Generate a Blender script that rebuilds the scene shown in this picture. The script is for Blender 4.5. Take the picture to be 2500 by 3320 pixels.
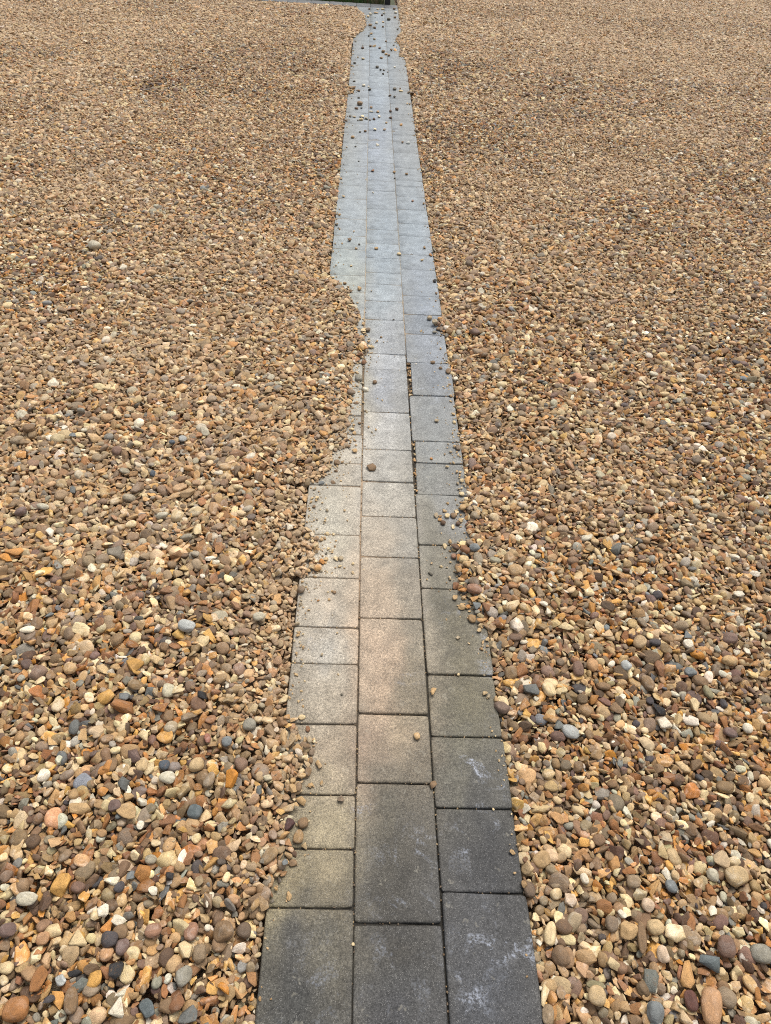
import bpy, bmesh, math, random
import numpy as np
from mathutils import Matrix, Vector, Euler

for o in list(bpy.data.objects):
    bpy.data.objects.remove(o)
SC = bpy.context.scene
COL = SC.collection
R = math.radians

# ------------------------------------------------------------------ camera
CAM_H = 1.4407
cam_data = bpy.data.cameras.new('camera')
cam_data.sensor_fit = 'HORIZONTAL'
cam_data.sensor_width = 36.0
cam_data.lens = 36.0 * 2305.0 / 2500.0
cam_data.clip_start = 0.05
cam_data.clip_end = 600.0
cam = bpy.data.objects.new('camera', cam_data)
COL.objects.link(cam)
cam.matrix_world = (Matrix.Translation((-0.0203, 0.0, CAM_H))
                    @ Matrix.Rotation(-0.06045742, 4, 'Z')
                    @ Matrix.Rotation(math.pi / 2 - 0.756503, 4, 'X')
                    @ Matrix.Rotation(0.06997746, 4, 'Z'))
SC.camera = cam

# ------------------------------------------------------------------ sky and light (bright overcast day)
SUN_EL, SUN_AZ = 64.0, 32.0            # degrees; azimuth clockwise from +Y (ahead of the camera)
world = bpy.data.worlds.new('World')
SC.world = world
world.use_nodes = True
wn, wl = world.node_tree.nodes, world.node_tree.links
wn.clear()
w_out = wn.new('ShaderNodeOutputWorld')
w_bg = wn.new('ShaderNodeBackground')
w_sky = wn.new('ShaderNodeTexSky')
w_sky.sky_type = 'NISHITA'
w_sky.sun_disc = False
w_sky.sun_elevation = R(SUN_EL)
w_sky.sun_rotation = R(SUN_AZ)
w_sky.air_density = 1.0
w_sky.dust_density = 4.0
w_hs = wn.new('ShaderNodeHueSaturation')
w_hs.inputs['Saturation'].default_value = 0.42
w_bg.inputs['Strength'].default_value = 0.105
wl.new(w_sky.outputs[0], w_hs.inputs['Color'])
wl.new(w_hs.outputs[0], w_bg.inputs['Color'])
wl.new(w_bg.outputs[0], w_out.inputs['Surface'])

sun_data = bpy.data.lights.new('sun', 'SUN')
sun_data.energy = 1.5
sun_data.angle = R(34)
sun_data.color = (1.0, 0.955, 0.89)
sun = bpy.data.objects.new('sun', sun_data)
COL.objects.link(sun)
sd = Vector((math.sin(R(SUN_AZ)) * math.cos(R(SUN_EL)), math.cos(R(SUN_AZ)) * math.cos(R(SUN_EL)), math.sin(R(SUN_EL))))
sun.rotation_euler = sd.to_track_quat('Z', 'Y').to_euler()
sun.location = sd * 30

SC.cycles.filter_width = 1.05
SC.cycles.use_denoising = False
SC.view_settings.view_transform = 'Standard'
SC.view_settings.look = 'None'
SC.view_settings.gamma = 1.0
SC.view_settings.use_curve_mapping = False
SC.view_settings.exposure = 0.85

# ------------------------------------------------------------------ measured layout (metres; +Y runs along the path)
PAVER_GAIN = 0.62
STONE_GAIN = 0.87
ROWS = {"left": [0.178, 0.452, 0.559, 0.667, 0.829, 0.989, 1.098, 1.262, 1.424, 1.635, 1.743, 1.894, 2.0, 2.163, 2.433, 2.596, 2.755, 2.913, 3.077, 3.358, 3.516, 3.734, 4.015, 4.223, 4.453, 4.553, 4.83, 4.995, 5.212, 5.436, 5.7, 5.86, 6.13, 6.34, 6.51, 6.68, 6.978, 7.182, 7.35, 7.572, 7.84, 8.0, 8.22, 8.49, 8.65, 8.87, 9.14, 9.3, 9.47, 9.74, 9.9, 10.16], "middle": [0.155, 0.427, 0.694, 0.857, 1.129, 1.343, 1.504, 1.661, 1.82, 2.028, 2.3, 2.413, 2.68, 2.842, 3.001, 3.116, 3.273, 3.438, 3.612, 3.885, 4.155, 4.316, 4.473, 4.637, 4.912, 5.08, 5.286, 5.556, 5.726, 5.95, 6.186, 6.4, 6.61, 6.821, 7.09, 7.3, 7.53, 7.8, 8.02, 8.18, 8.45, 8.61, 8.82, 9.09, 9.25, 9.47, 9.74, 9.95, 10.16], "right": [0.212, 0.48, 0.642, 0.803, 0.964, 1.232, 1.394, 1.607, 1.759, 1.871, 2.138, 2.356, 2.574, 2.737, 2.903, 3.165, 3.328, 3.547, 3.707, 3.897, 4.09, 4.253, 4.346, 4.568, 4.854, 5.07, 5.227, 5.342, 5.56, 5.72, 5.99, 6.15, 6.36, 6.56, 6.723, 7.028, 7.29, 7.552, 7.77, 7.93, 8.2, 8.36, 8.53, 8.733, 9.0, 9.16, 9.37, 9.63, 9.79, 10.0, 10.16]}
LEFT_EDGE = [[-0.1619, 0.2755], [-0.1646, 0.4521], [-0.1484, 0.4543], [-0.1483, 0.4701], [-0.1398, 0.4894], [-0.1288, 0.5026], [-0.1256, 0.5261], [-0.1178, 0.5398], [-0.1157, 0.5571], [-0.1222, 0.5712], [-0.1307, 0.5855], [-0.1248, 0.626], [-0.1178, 0.6393], [-0.1113, 0.671], [-0.1091, 0.6856], [-0.0967, 0.7113], [-0.0981, 0.7333], [-0.0978, 0.7602], [-0.0995, 0.7876], [-0.1202, 0.7947], [-0.1316, 0.8191], [-0.1568, 0.8346], [-0.1614, 0.8407], [-0.1638, 1.2289], [-0.1595, 1.2354], [-0.1538, 1.2583], [-0.1139, 1.2782], [-0.1069, 1.3019], [-0.1236, 1.3298], [-0.1131, 1.3546], [-0.1173, 1.3997], [-0.1374, 1.4295], [-0.1554, 1.45], [-0.1579, 1.4868], [-0.1546, 1.6177], [-0.1504, 1.6392], [-0.1157, 1.661], [-0.1055, 1.6849], [-0.0941, 1.7107], [-0.0892, 1.7566], [-0.0889, 1.7989], [-0.0449, 1.8252], [-0.0488, 1.8576], [-0.0466, 1.891], [-0.0626, 1.9121], [-0.0385, 1.9427], [-0.0436, 1.9828], [-0.0392, 2.019], [-0.0381, 2.067], [-0.0303, 2.111], [-0.0468, 2.1625], [-0.0375, 2.195], [-0.0345, 2.2711], [-0.0396, 2.2983], [-0.0208, 2.3492], [-0.0001, 2.3772], [-0.0005, 2.4244], [0.0136, 2.4553], [0.0049, 2.492], [-0.0016, 2.5321], [-0.024, 2.5546], [-0.0256, 2.579], [-0.0252, 2.6341], [-0.0105, 2.6686], [-0.0217, 2.7385], [-0.038, 2.7885], [-0.0592, 2.8563], [-0.0674, 2.9245], [-0.0894, 2.9371], [-0.1033, 2.9924], [-0.1365, 3.0014], [-0.15, 3.0306], [-0.1618, 3.0791], [-0.1602, 6.1764], [-0.1139, 6.2317], [-0.106, 6.3262], [-0.1563, 6.4011], [-0.1734, 8.0509], [-0.1415, 8.4118], [-0.0616, 8.7335], [-0.0315, 8.9919], [-0.0538, 9.319], [-0.0634, 9.6335], [-0.1148, 9.8519], [-0.1604, 10.0402]]
RIGHT_EDGE = [[0.3246, 0.2742], [0.3282, 0.477], [0.3237, 0.8039], [0.3235, 0.9651], [0.3235, 1.0997], [0.3071, 1.1158], [0.2994, 1.1403], [0.2913, 1.1869], [0.2651, 1.2219], [0.2534, 1.2397], [0.2648, 1.2762], [0.2643, 1.319], [0.2733, 1.3541], [0.2619, 1.3834], [0.2896, 1.3989], [0.3067, 1.4118], [0.3024, 1.4514], [0.3027, 1.5225], [0.296, 1.5503], [0.3118, 1.5907], [0.3222, 1.6206], [0.3267, 1.7711], [0.3319, 2.1413], [0.3229, 2.3581], [0.3246, 2.5744], [0.3083, 2.5928], [0.297, 2.6321], [0.2809, 2.6588], [0.2994, 2.6887], [0.3246, 2.717], [0.3248, 3.1682], [0.3232, 3.6419], [0.325, 4.3371], [0.3218, 5.2684], [0.3338, 6.2787], [0.2988, 6.3177], [0.3258, 6.3892], [0.3202, 7.3466], [0.3136, 7.5783], [0.2666, 7.6171], [0.2914, 8.0088], [0.2741, 8.1447], [0.2483, 8.3415], [0.2838, 8.5335], [0.3216, 8.7658], [0.3268, 10.2502]]
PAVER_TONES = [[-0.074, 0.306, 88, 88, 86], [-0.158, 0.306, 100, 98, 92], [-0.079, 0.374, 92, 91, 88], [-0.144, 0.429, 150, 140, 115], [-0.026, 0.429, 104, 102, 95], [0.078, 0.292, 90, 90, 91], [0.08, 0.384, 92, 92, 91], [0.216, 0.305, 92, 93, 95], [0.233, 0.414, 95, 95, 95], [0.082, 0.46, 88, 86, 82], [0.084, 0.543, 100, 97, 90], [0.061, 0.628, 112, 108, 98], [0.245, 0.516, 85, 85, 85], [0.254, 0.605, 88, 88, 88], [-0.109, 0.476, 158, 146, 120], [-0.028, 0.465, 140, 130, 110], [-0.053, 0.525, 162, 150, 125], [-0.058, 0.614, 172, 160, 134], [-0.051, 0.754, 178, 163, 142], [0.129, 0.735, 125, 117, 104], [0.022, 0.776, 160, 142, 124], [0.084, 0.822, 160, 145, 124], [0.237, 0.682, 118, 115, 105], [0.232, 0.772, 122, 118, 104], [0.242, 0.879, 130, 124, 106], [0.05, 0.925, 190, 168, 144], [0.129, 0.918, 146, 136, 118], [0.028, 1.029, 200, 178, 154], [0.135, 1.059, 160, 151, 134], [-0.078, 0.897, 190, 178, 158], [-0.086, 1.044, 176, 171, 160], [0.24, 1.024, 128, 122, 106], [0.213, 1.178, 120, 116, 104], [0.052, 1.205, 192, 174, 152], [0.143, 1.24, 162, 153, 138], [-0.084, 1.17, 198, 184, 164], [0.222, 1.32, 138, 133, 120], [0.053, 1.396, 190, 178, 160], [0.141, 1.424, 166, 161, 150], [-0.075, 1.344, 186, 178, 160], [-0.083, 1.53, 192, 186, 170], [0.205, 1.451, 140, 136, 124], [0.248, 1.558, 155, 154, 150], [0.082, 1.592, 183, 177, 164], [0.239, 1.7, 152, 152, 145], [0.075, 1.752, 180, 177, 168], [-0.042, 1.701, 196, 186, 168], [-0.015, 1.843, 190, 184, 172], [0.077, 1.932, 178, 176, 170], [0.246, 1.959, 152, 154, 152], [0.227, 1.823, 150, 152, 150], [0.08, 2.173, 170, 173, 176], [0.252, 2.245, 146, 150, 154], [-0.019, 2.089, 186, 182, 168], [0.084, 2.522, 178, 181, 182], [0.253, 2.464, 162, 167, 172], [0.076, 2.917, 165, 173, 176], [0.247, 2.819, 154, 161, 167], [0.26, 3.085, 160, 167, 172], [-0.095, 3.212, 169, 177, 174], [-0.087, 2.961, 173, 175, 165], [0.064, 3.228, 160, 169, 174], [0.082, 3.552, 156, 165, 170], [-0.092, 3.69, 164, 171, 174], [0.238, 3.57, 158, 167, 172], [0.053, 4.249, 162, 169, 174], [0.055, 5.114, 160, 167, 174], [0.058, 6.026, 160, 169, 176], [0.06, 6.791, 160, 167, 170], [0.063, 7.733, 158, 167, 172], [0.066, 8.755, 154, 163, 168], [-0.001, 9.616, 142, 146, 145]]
STONES = [
    ('G', -0.2712, 0.2849, 0.0319, 0.0277, 'slate grey', 'a', 'slate grey angular stone in left gravel level with nearest left-row paver, near path'),
    ('G', 0.5151, 0.2852, 0.0289, 0.0345, 'blue grey', 'r', 'blue grey rounded stone in right gravel level with nearest right-row paver, near path'),
    ('G', 0.3341, 0.2866, 0.02, 0.0335, 'taupe', 'r', 'taupe rounded stone in right gravel level with nearest right-row paver, at path edge'),
    ('G', 0.6151, 0.2945, 0.0355, 0.0625, 'orange pink', 'r', 'orange pink rounded stone in right gravel level with nearest right-row paver, well off path'),
    ('G', -0.553, 0.2946, 0.0417, 0.039, 'rust', 'r', 'rust rounded stone in left gravel level with nearest left-row paver, well off path'),
    ('G', -0.3413, 0.2953, 0.0271, 0.0306, 'slate blue', 'a', 'slate blue angular stone in left gravel level with nearest left-row paver, near path'),
    ('G', -0.3854, 0.2974, 0.0271, 0.0308, 'white', 'a', 'largest white angular stone in left gravel level with nearest left-row paver, well off path'),
    ('G', -0.312, 0.3004, 0.0211, 0.0281, 'brown', 'a', 'brown angular stone in left gravel level with nearest left-row paver, near path'),
    ('G', 0.5828, 0.3032, 0.0216, 0.0326, 'maroon', 'r', 'maroon rounded stone in right gravel level with nearest right-row paver, well off path'),
    ('G', -0.4662, 0.3048, 0.0223, 0.0441, 'brown', 'r', 'larger brown rounded stone in left gravel level with nearest left-row paver, well off path'),
    ('G', -0.2961, 0.3066, 0.0299, 0.0333, 'red brown', 'a', 'red brown angular stone in left gravel level with nearest left-row paver, near path'),
    ('G', -0.5019, 0.3069, 0.0173, 0.0157, 'charcoal', 'a', 'charcoal angular stone in left gravel level with nearest left-row paver, well off path'),
    ('G', 0.4215, 0.312, 0.0305, 0.0306, 'pale tan', 'r', 'pale tan rounded stone in right gravel level with nearest right-row paver, near path'),
    ('G', 0.3357, 0.3164, 0.0165, 0.0422, 'cream', 'a', 'cream angular stone in right gravel level with nearest right-row paver, at path edge'),
    ('G', -0.2189, 0.3245, 0.0239, 0.0155, 'amber', 'a', 'amber angular stone in left gravel level with nearest left-row paver, at path edge'),
    ('G', 0.4255, 0.3295, 0.0334, 0.0135, 'olive grey', 'r', 'olive grey rounded stone in right gravel level with nearest right-row paver, near path'),
    ('G', -0.4939, 0.3354, 0.0227, 0.0186, 'pale blue', 'a', 'pale blue angular stone in left gravel level with nearest left-row paver, well off path'),
    ('G', -0.5308, 0.3354, 0.0239, 0.0401, 'rust', 'a', 'rust angular stone in left gravel level with nearest left-row paver, well off path'),
    ('G', -0.2892, 0.3408, 0.0279, 0.0341, 'grey', 'r', 'grey rounded stone in left gravel level with nearest left-row paver, near path'),
    ('G', 0.5913, 0.3451, 0.0235, 0.0476, 'orange tan', 'a', 'orange tan angular stone in right gravel level with nearest right-row paver, well off path'),
    ('G', -0.4753, 0.3473, 0.0254, 0.012, 'black', 'a', 'smaller black angular stone in left gravel level with nearest left-row paver, well off path'),
    ('G', -0.405, 0.3495, 0.0242, 0.0319, 'black', 'a', 'larger black angular stone in left gravel level with nearest left-row paver, well off path'),
    ('G', -0.5914, 0.3539, 0.0254, 0.0191, 'cream', 'r', 'cream rounded stone in left gravel level with nearest left-row paver, far off path'),
    ('G', 0.4619, 0.3598, 0.0223, 0.0235, 'cream', 'a', 'cream angular stone in right gravel level with nearest right-row paver, near path'),
    ('G', 0.637, 0.3645, 0.0396, 0.03, 'slate blue', 'a', 'slate blue angular stone in right gravel level with nearest right-row paver, well off path'),
    ('G', -0.4275, 0.3729, 0.0232, 0.0244, 'orange pink', 'r', 'nearer orange pink rounded stone in left gravel level with nearest left-row paver, well off path'),
    ('G', 0.5545, 0.3738, 0.0225, 0.0283, 'pale pink', 'r', 'nearer pale pink rounded stone in right gravel level with nearest right-row paver, well off path'),
    ('G', 0.7383, 0.3763, 0.0373, 0.0323, 'grey', 'r', 'grey rounded stone in right gravel level with nearest right-row paver, far off path'),
    ('G', -0.2691, 0.3764, 0.026, 0.0322, 'taupe', 'a', 'taupe angular stone in left gravel level with nearest left-row paver, near path'),
    ('G', -0.293, 0.381, 0.026, 0.0297, 'cream', 'a', 'cream angular stone in left gravel level with nearest left-row paver, near path'),
    ('G', -0.404, 0.3854, 0.0234, 0.0273, 'mauve', 'r', 'mauve rounded stone in left gravel level with nearest left-row paver, well off path'),
    ('G', 0.6764, 0.3869, 0.0321, 0.0365, 'mauve brown', 'r', 'mauve brown rounded stone in right gravel level with nearest right-row paver, well off path'),
    ('G', -0.4269, 0.3946, 0.03, 0.0261, 'charcoal', 'r', 'charcoal rounded stone in left gravel level with nearest left-row paver, well off path'),
    ('G', 0.3378, 0.3959, 0.0107, 0.0139, 'white', 'a', 'white angular stone in right gravel level with nearest right-row paver, at path edge'),
    ('G', -0.5441, 0.3978, 0.0274, 0.0209, 'orange pink', 'r', 'farther orange pink rounded stone in left gravel level with nearest left-row paver, well off path'),
    ('G', -0.4806, 0.3991, 0.0314, 0.0278, 'cream', 'a', 'nearest cream angular stone in left gravel level with nearest left-row paver, well off path'),
    ('G', 0.5242, 0.401, 0.0175, 0.0545, 'brown', 'r', 'brown rounded stone in right gravel level with nearest right-row paver, near path'),
    ('G', 0.5867, 0.4071, 0.0378, 0.032, 'cream', 'a', 'cream angular stone in right gravel level with nearest right-row paver, well off path'),
    ('G', -0.4112, 0.4086, 0.0263, 0.0236, 'brown', 'r', 'smaller brown rounded stone in left gravel level with nearest left-row paver, well off path'),
    ('G', -0.6067, 0.4093, 0.0275, 0.0227, 'mauve', 'r', 'mauve rounded stone in left gravel level with nearest left-row paver, far off path'),
    ('G', -0.3558, 0.4099, 0.0304, 0.0276, 'pink brown', 'r', 'nearer pink brown rounded stone in left gravel level with nearest left-row paver, near path'),
    ('G', -0.2894, 0.41, 0.0251, 0.0303, 'pink brown', 'r', 'farther pink brown rounded stone in left gravel level with nearest left-row paver, near path'),
    ('G', -0.5303, 0.4107, 0.0289, 0.0225, 'cream', 'a', 'second-nearest cream angular stone in left gravel level with nearest left-row paver, well off path'),
    ('G', 0.3609, 0.4115, 0.0215, 0.0423, 'cream', 'r', 'cream rounded stone in right gravel level with nearest right-row paver, at path edge'),
    ('G', -0.2335, 0.4125, 0.0371, 0.0357, 'brown', 'r', 'brown rounded stone in left gravel level with nearest left-row paver, near path'),
    ('G', 0.5027, 0.413, 0.0352, 0.0317, 'tan', 'a', 'tan angular stone in right gravel level with nearest right-row paver, near path'),
    ('G', -0.1971, 0.415, 0.0266, 0.0261, 'dark taupe', 'r', 'dark taupe rounded stone in left gravel level with nearest left-row paver, at path edge'),
    ('G', 0.5536, 0.4168, 0.0326, 0.0277, 'pale tan', 'r', 'pale tan rounded stone in right gravel level with nearest right-row paver, well off path'),
    ('G', -0.2619, 0.4172, 0.0122, 0.0116, 'white', 'r', 'white rounded stone in left gravel level with nearest left-row paver, near path'),
    ('G', 0.4748, 0.4227, 0.0231, 0.0289, 'grey brown', 'r', 'grey brown rounded stone in right gravel level with nearest right-row paver, near path'),
    ('G', -0.4196, 0.4264, 0.0266, 0.0225, 'white', 'a', 'middle-sized white angular stone in left gravel level with nearest left-row paver, well off path'),
    ('G', -0.4604, 0.4371, 0.0241, 0.0256, 'cream', 'a', 'third-nearest cream angular stone in left gravel level with nearest left-row paver, well off path'),
    ('G', 0.497, 0.4389, 0.0137, 0.0176, 'white', 'a', 'white angular stone in right gravel level with nearest right-row paver, near path'),
    ('G', -0.4496, 0.4408, 0.0201, 0.0228, 'white', 'a', 'smallest white angular stone in left gravel level with nearest left-row paver, well off path'),
    ('G', 0.6744, 0.4471, 0.0166, 0.0228, 'white', 'a', 'white angular stone in right gravel level with nearest right-row paver, well off path'),
    ('G', 0.5504, 0.4543, 0.0249, 0.0239, 'pale pink', 'r', 'farther pale pink rounded stone in right gravel level with nearest right-row paver, well off path'),
    ('G', -0.2656, 0.4555, 0.0109, 0.0199, 'white', 'a', 'white angular stone in left gravel level with second-nearest left-row paver, near path'),
    ('G', -0.5572, 0.4576, 0.0229, 0.0379, 'dark brown', 'a', 'dark brown angular stone in left gravel level with second-nearest left-row paver, well off path'),
    ('G', -0.5923, 0.4599, 0.0391, 0.0249, 'pale grey', 'r', 'pale grey rounded stone in left gravel level with second-nearest left-row paver, far off path'),
    ('G', 0.4094, 0.4679, 0.0236, 0.028, 'pale pink', 'a', 'pale pink angular stone in right gravel level with nearest right-row paver, near path'),
    ('L', -0.1214, 0.4723, 0.0103, 0.0176, 'tan', 'a', 'tan angular stone lying at the near left corner of the second-nearest left-row paver'),
    ('G', -0.3704, 0.4759, 0.0192, 0.0145, 'white', 'a', 'white angular stone in left gravel level with second-nearest left-row paver, well off path'),
    ('G', -0.4306, 0.48, 0.0178, 0.0204, 'charcoal', 'r', 'charcoal rounded stone in left gravel level with second-nearest left-row paver, well off path'),
    ('G', -0.5072, 0.4804, 0.026, 0.0206, 'mauve brown', 'r', 'mauve brown rounded stone in left gravel level with second-nearest left-row paver, well off path'),
    ('G', -0.5384, 0.4815, 0.0356, 0.0413, 'ochre', 'a', 'ochre angular stone in left gravel level with second-nearest left-row paver, well off path'),
    ('G', 0.335, 0.487, 0.0252, 0.0326, 'dark taupe', 'r', 'dark taupe rounded stone in right gravel level with second-nearest right-row paver, at path edge'),
    ('G', 0.6063, 0.4884, 0.0226, 0.0247, 'blue grey', 'r', 'blue grey rounded stone in right gravel level with second-nearest right-row paver, well off path'),
    ('G', 0.5333, 0.496, 0.0269, 0.0245, 'taupe', 'r', 'taupe rounded stone in right gravel level with second-nearest right-row paver, well off path'),
    ('G', -0.4157, 0.5014, 0.0166, 0.0207, 'blue grey', 'a', 'blue grey angular stone in left gravel level with second-nearest left-row paver, well off path'),
    ('G', -0.3447, 0.5018, 0.0181, 0.0191, 'black', 'a', 'black angular stone in left gravel level with second-nearest left-row paver, near path'),
    ('G', 0.4427, 0.5035, 0.0156, 0.0212, 'white', 'r', 'white rounded stone in right gravel level with second-nearest right-row paver, near path'),
    ('G', 0.741, 0.5065, 0.0429, 0.0416, 'pale tan', 'r', 'pale tan rounded stone in right gravel level with second-nearest right-row paver, far off path'),
    ('G', 0.6968, 0.5103, 0.0229, 0.0238, 'pale grey', 'r', 'pale grey rounded stone in right gravel level with second-nearest right-row paver, well off path'),
    ('L', -0.1323, 0.5255, 0.0124, 0.0167, 'blue grey', 'a', 'blue grey angular stone lying at the far left corner of the second-nearest left-row paver'),
    ('L', -0.1186, 0.5307, 0.016, 0.013, 'brown', 'r', 'brown rounded stone lying at the far left corner of the second-nearest left-row paver'),
    ('L', -0.1183, 0.5489, 0.0108, 0.017, 'dark brown', 'a', 'dark brown angular stone lying at the far left corner of the second-nearest left-row paver'),
    ('L', -0.1117, 0.5796, 0.0201, 0.027, 'tan brown', 'r', 'tan brown rounded stone lying at the near left corner of the third-nearest left-row paver'),
    ('G', -0.4184, 0.5907, 0.0145, 0.0173, 'white', 'r', 'white rounded stone in left gravel level with third-nearest left-row paver, well off path'),
    ('L', -0.132, 0.6009, 0.0206, 0.0264, 'dark maroon', 'a', 'dark maroon angular stone lying by the left edge of the third-nearest left-row paver'),
    ('L', -0.1043, 0.6057, 0.0217, 0.0212, 'brown', 'r', 'brown rounded stone lying in the middle of the third-nearest left-row paver'),
    ('G', -0.4505, 0.6165, 0.0442, 0.0289, 'tan', 'a', 'nearer tan angular stone in left gravel level with third-nearest left-row paver, well off path'),
    ('G', -0.3185, 0.6178, 0.0281, 0.0286, 'slate blue', 'r', 'slate blue rounded stone in left gravel level with third-nearest left-row paver, near path'),
    ('G', -0.5437, 0.6245, 0.0443, 0.026, 'tan', 'a', 'farther tan angular stone in left gravel level with third-nearest left-row paver, well off path'),
    ('G', -0.4766, 0.6281, 0.0252, 0.0243, 'mauve', 'r', 'mauve rounded stone in left gravel level with third-nearest left-row paver, well off path'),
    ('L', -0.1216, 0.6403, 0.0153, 0.0101, 'tan', 'a', 'smaller tan angular stone lying at the far left corner of the third-nearest left-row paver'),
    ('L', -0.1116, 0.6514, 0.0222, 0.02, 'tan', 'a', 'larger tan angular stone lying at the far left corner of the third-nearest left-row paver'),
    ('L', -0.0311, 0.6558, 0.0137, 0.0139, 'grey brown', 'a', 'grey brown angular stone lying at the far right corner of the third-nearest left-row paver'),
    ('G', -0.1982, 0.6677, 0.0122, 0.0212, 'slate grey', 'a', 'slate grey angular stone in left gravel level with fourth-nearest left-row paver, at path edge'),
    ('L', -0.1303, 0.6726, 0.0145, 0.0222, 'tan', 'a', 'nearer tan angular stone lying at the near left corner of the fourth-nearest left-row paver'),
    ('G', -0.4706, 0.6739, 0.0242, 0.025, 'slate grey', 'a', 'slate grey angular stone in left gravel level with fourth-nearest left-row paver, well off path'),
    ('L', -0.1185, 0.6752, 0.0138, 0.0203, 'brown', 'r', 'brown rounded stone lying at the near left corner of the fourth-nearest left-row paver'),
    ('G', -0.3016, 0.6838, 0.0245, 0.0365, 'taupe', 'r', 'taupe rounded stone in left gravel level with fourth-nearest left-row paver, near path'),
    ('G', -0.2565, 0.6859, 0.0291, 0.0398, 'amber', 'a', 'amber angular stone in left gravel level with fourth-nearest left-row paver, near path'),
    ('G', -0.3853, 0.6875, 0.0321, 0.0301, 'pale grey', 'r', 'pale grey rounded stone in left gravel level with fourth-nearest left-row paver, well off path'),
    ('L', 0.1621, 0.6893, 0.0157, 0.0169, 'brown', 'a', 'brown angular stone lying at the far right corner of the second-nearest middle-row paver'),
    ('L', -0.1318, 0.6911, 0.0122, 0.0142, 'tan', 'r', 'tan rounded stone lying at the near left corner of the fourth-nearest left-row paver'),
    ('L', -0.1146, 0.7022, 0.0192, 0.0132, 'tan', 'a', 'farther tan angular stone lying at the near left corner of the fourth-nearest left-row paver'),
    ('L', -0.1021, 0.7134, 0.0141, 0.0228, 'brown', 'r', 'brown rounded stone lying by the near edge of the fourth-nearest left-row paver'),
    ('G', -0.3983, 0.7137, 0.0232, 0.0221, 'dark blue', 'r', 'dark blue rounded stone in left gravel level with fourth-nearest left-row paver, well off path'),
    ('G', -0.4445, 0.7156, 0.0248, 0.0291, 'pale tan', 'r', 'pale tan rounded stone in left gravel level with fourth-nearest left-row paver, well off path'),
    ('G', -0.3333, 0.7171, 0.0311, 0.0306, 'pale tan', 'r', 'pale tan rounded stone in left gravel level with fourth-nearest left-row paver, near path'),
    ('L', -0.0804, 0.7312, 0.0177, 0.0211, 'tan', 'a', 'tan angular stone lying in the middle of the fourth-nearest left-row paver'),
    ('G', -0.464, 0.7334, 0.0234, 0.0312, 'mauve', 'a', 'mauve angular stone in left gravel level with fourth-nearest left-row paver, well off path'),
    ('L', -0.0986, 0.7396, 0.0107, 0.0135, 'brown', 'r', 'smaller brown rounded stone lying in the middle of the fourth-nearest left-row paver'),
    ('L', -0.1107, 0.7413, 0.0135, 0.0139, 'cream', 'a', 'cream angular stone lying by the left edge of the fourth-nearest left-row paver'),
    ('L', -0.0974, 0.7598, 0.0126, 0.0176, 'grey brown', 'r', 'grey brown rounded stone lying in the middle of the fourth-nearest left-row paver'),
    ('G', -0.2778, 0.7682, 0.0223, 0.0245, 'blue grey', 'r', 'blue grey rounded stone in left gravel level with fourth-nearest left-row paver, near path'),
    ('L', -0.1076, 0.7682, 0.018, 0.0118, 'brown', 'r', 'larger brown rounded stone lying in the middle of the fourth-nearest left-row paver'),
    ('G', -0.3201, 0.7761, 0.0144, 0.0282, 'pink red', 'r', 'pink red rounded stone in left gravel level with fourth-nearest left-row paver, near path'),
    ('G', -0.4569, 0.7827, 0.0256, 0.0322, 'cream', 'a', 'cream angular stone in left gravel level with fourth-nearest left-row paver, well off path'),
    ('L', -0.1032, 0.7839, 0.0109, 0.0159, 'grey tan', 'r', 'grey tan rounded stone lying by the far edge of the fourth-nearest left-row paver'),
    ('L', -0.0944, 0.7872, 0.008, 0.0127, 'cream', 'a', 'cream angular stone lying by the far edge of the fourth-nearest left-row paver'),
    ('L', -0.1267, 0.7934, 0.0091, 0.0155, 'tan', 'a', 'tan angular stone lying at the far left corner of the fourth-nearest left-row paver'),
    ('G', -0.607, 0.7977, 0.0209, 0.0329, 'slate grey', 'r', 'slate grey rounded stone in left gravel level with fourth-nearest left-row paver, far off path'),
    ('L', 0.1326, 0.8003, 0.0147, 0.017, 'tan', 'r', 'tan rounded stone lying by the right edge of the third-nearest middle-row paver'),
    ('G', -0.4024, 0.8011, 0.0274, 0.0306, 'grey tan', 'r', 'grey tan rounded stone in left gravel level with fourth-nearest left-row paver, well off path'),
    ('G', 0.4786, 0.8118, 0.0413, 0.0335, 'pale blue', 'r', 'pale blue rounded stone in right gravel level with fourth-nearest right-row paver, near path'),
    ('G', -0.236, 0.8127, 0.0293, 0.0306, 'grey', 'r', 'grey rounded stone in left gravel level with fourth-nearest left-row paver, near path'),
    ('L', -0.109, 0.8158, 0.0103, 0.0162, 'red brown', 'a', 'red brown angular stone lying by the far edge of the fourth-nearest left-row paver'),
    ('G', 0.8431, 0.8159, 0.03, 0.0276, 'mauve', 'r', 'mauve rounded stone in right gravel level with fourth-nearest right-row paver, far off path'),
    ('G', -0.3686, 0.8249, 0.0327, 0.0329, 'taupe', 'a', 'taupe angular stone in left gravel level with fourth-nearest left-row paver, well off path'),
    ('G', 0.8883, 0.8258, 0.0235, 0.024, 'white', 'r', 'white rounded stone in right gravel level with fourth-nearest right-row paver, far off path'),
    ('G', -0.413, 0.8295, 0.0229, 0.0331, 'brown', 'r', 'brown rounded stone in left gravel level with fifth-nearest left-row paver, well off path'),
    ('L', -0.157, 0.8326, 0.0149, 0.0131, 'orange tan', 'a', 'orange tan angular stone lying at the near left corner of the fifth-nearest left-row paver'),
    ('G', 0.6987, 0.8357, 0.0302, 0.0351, 'white', 'a', 'white angular stone in right gravel level with fourth-nearest right-row paver, well off path'),
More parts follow.
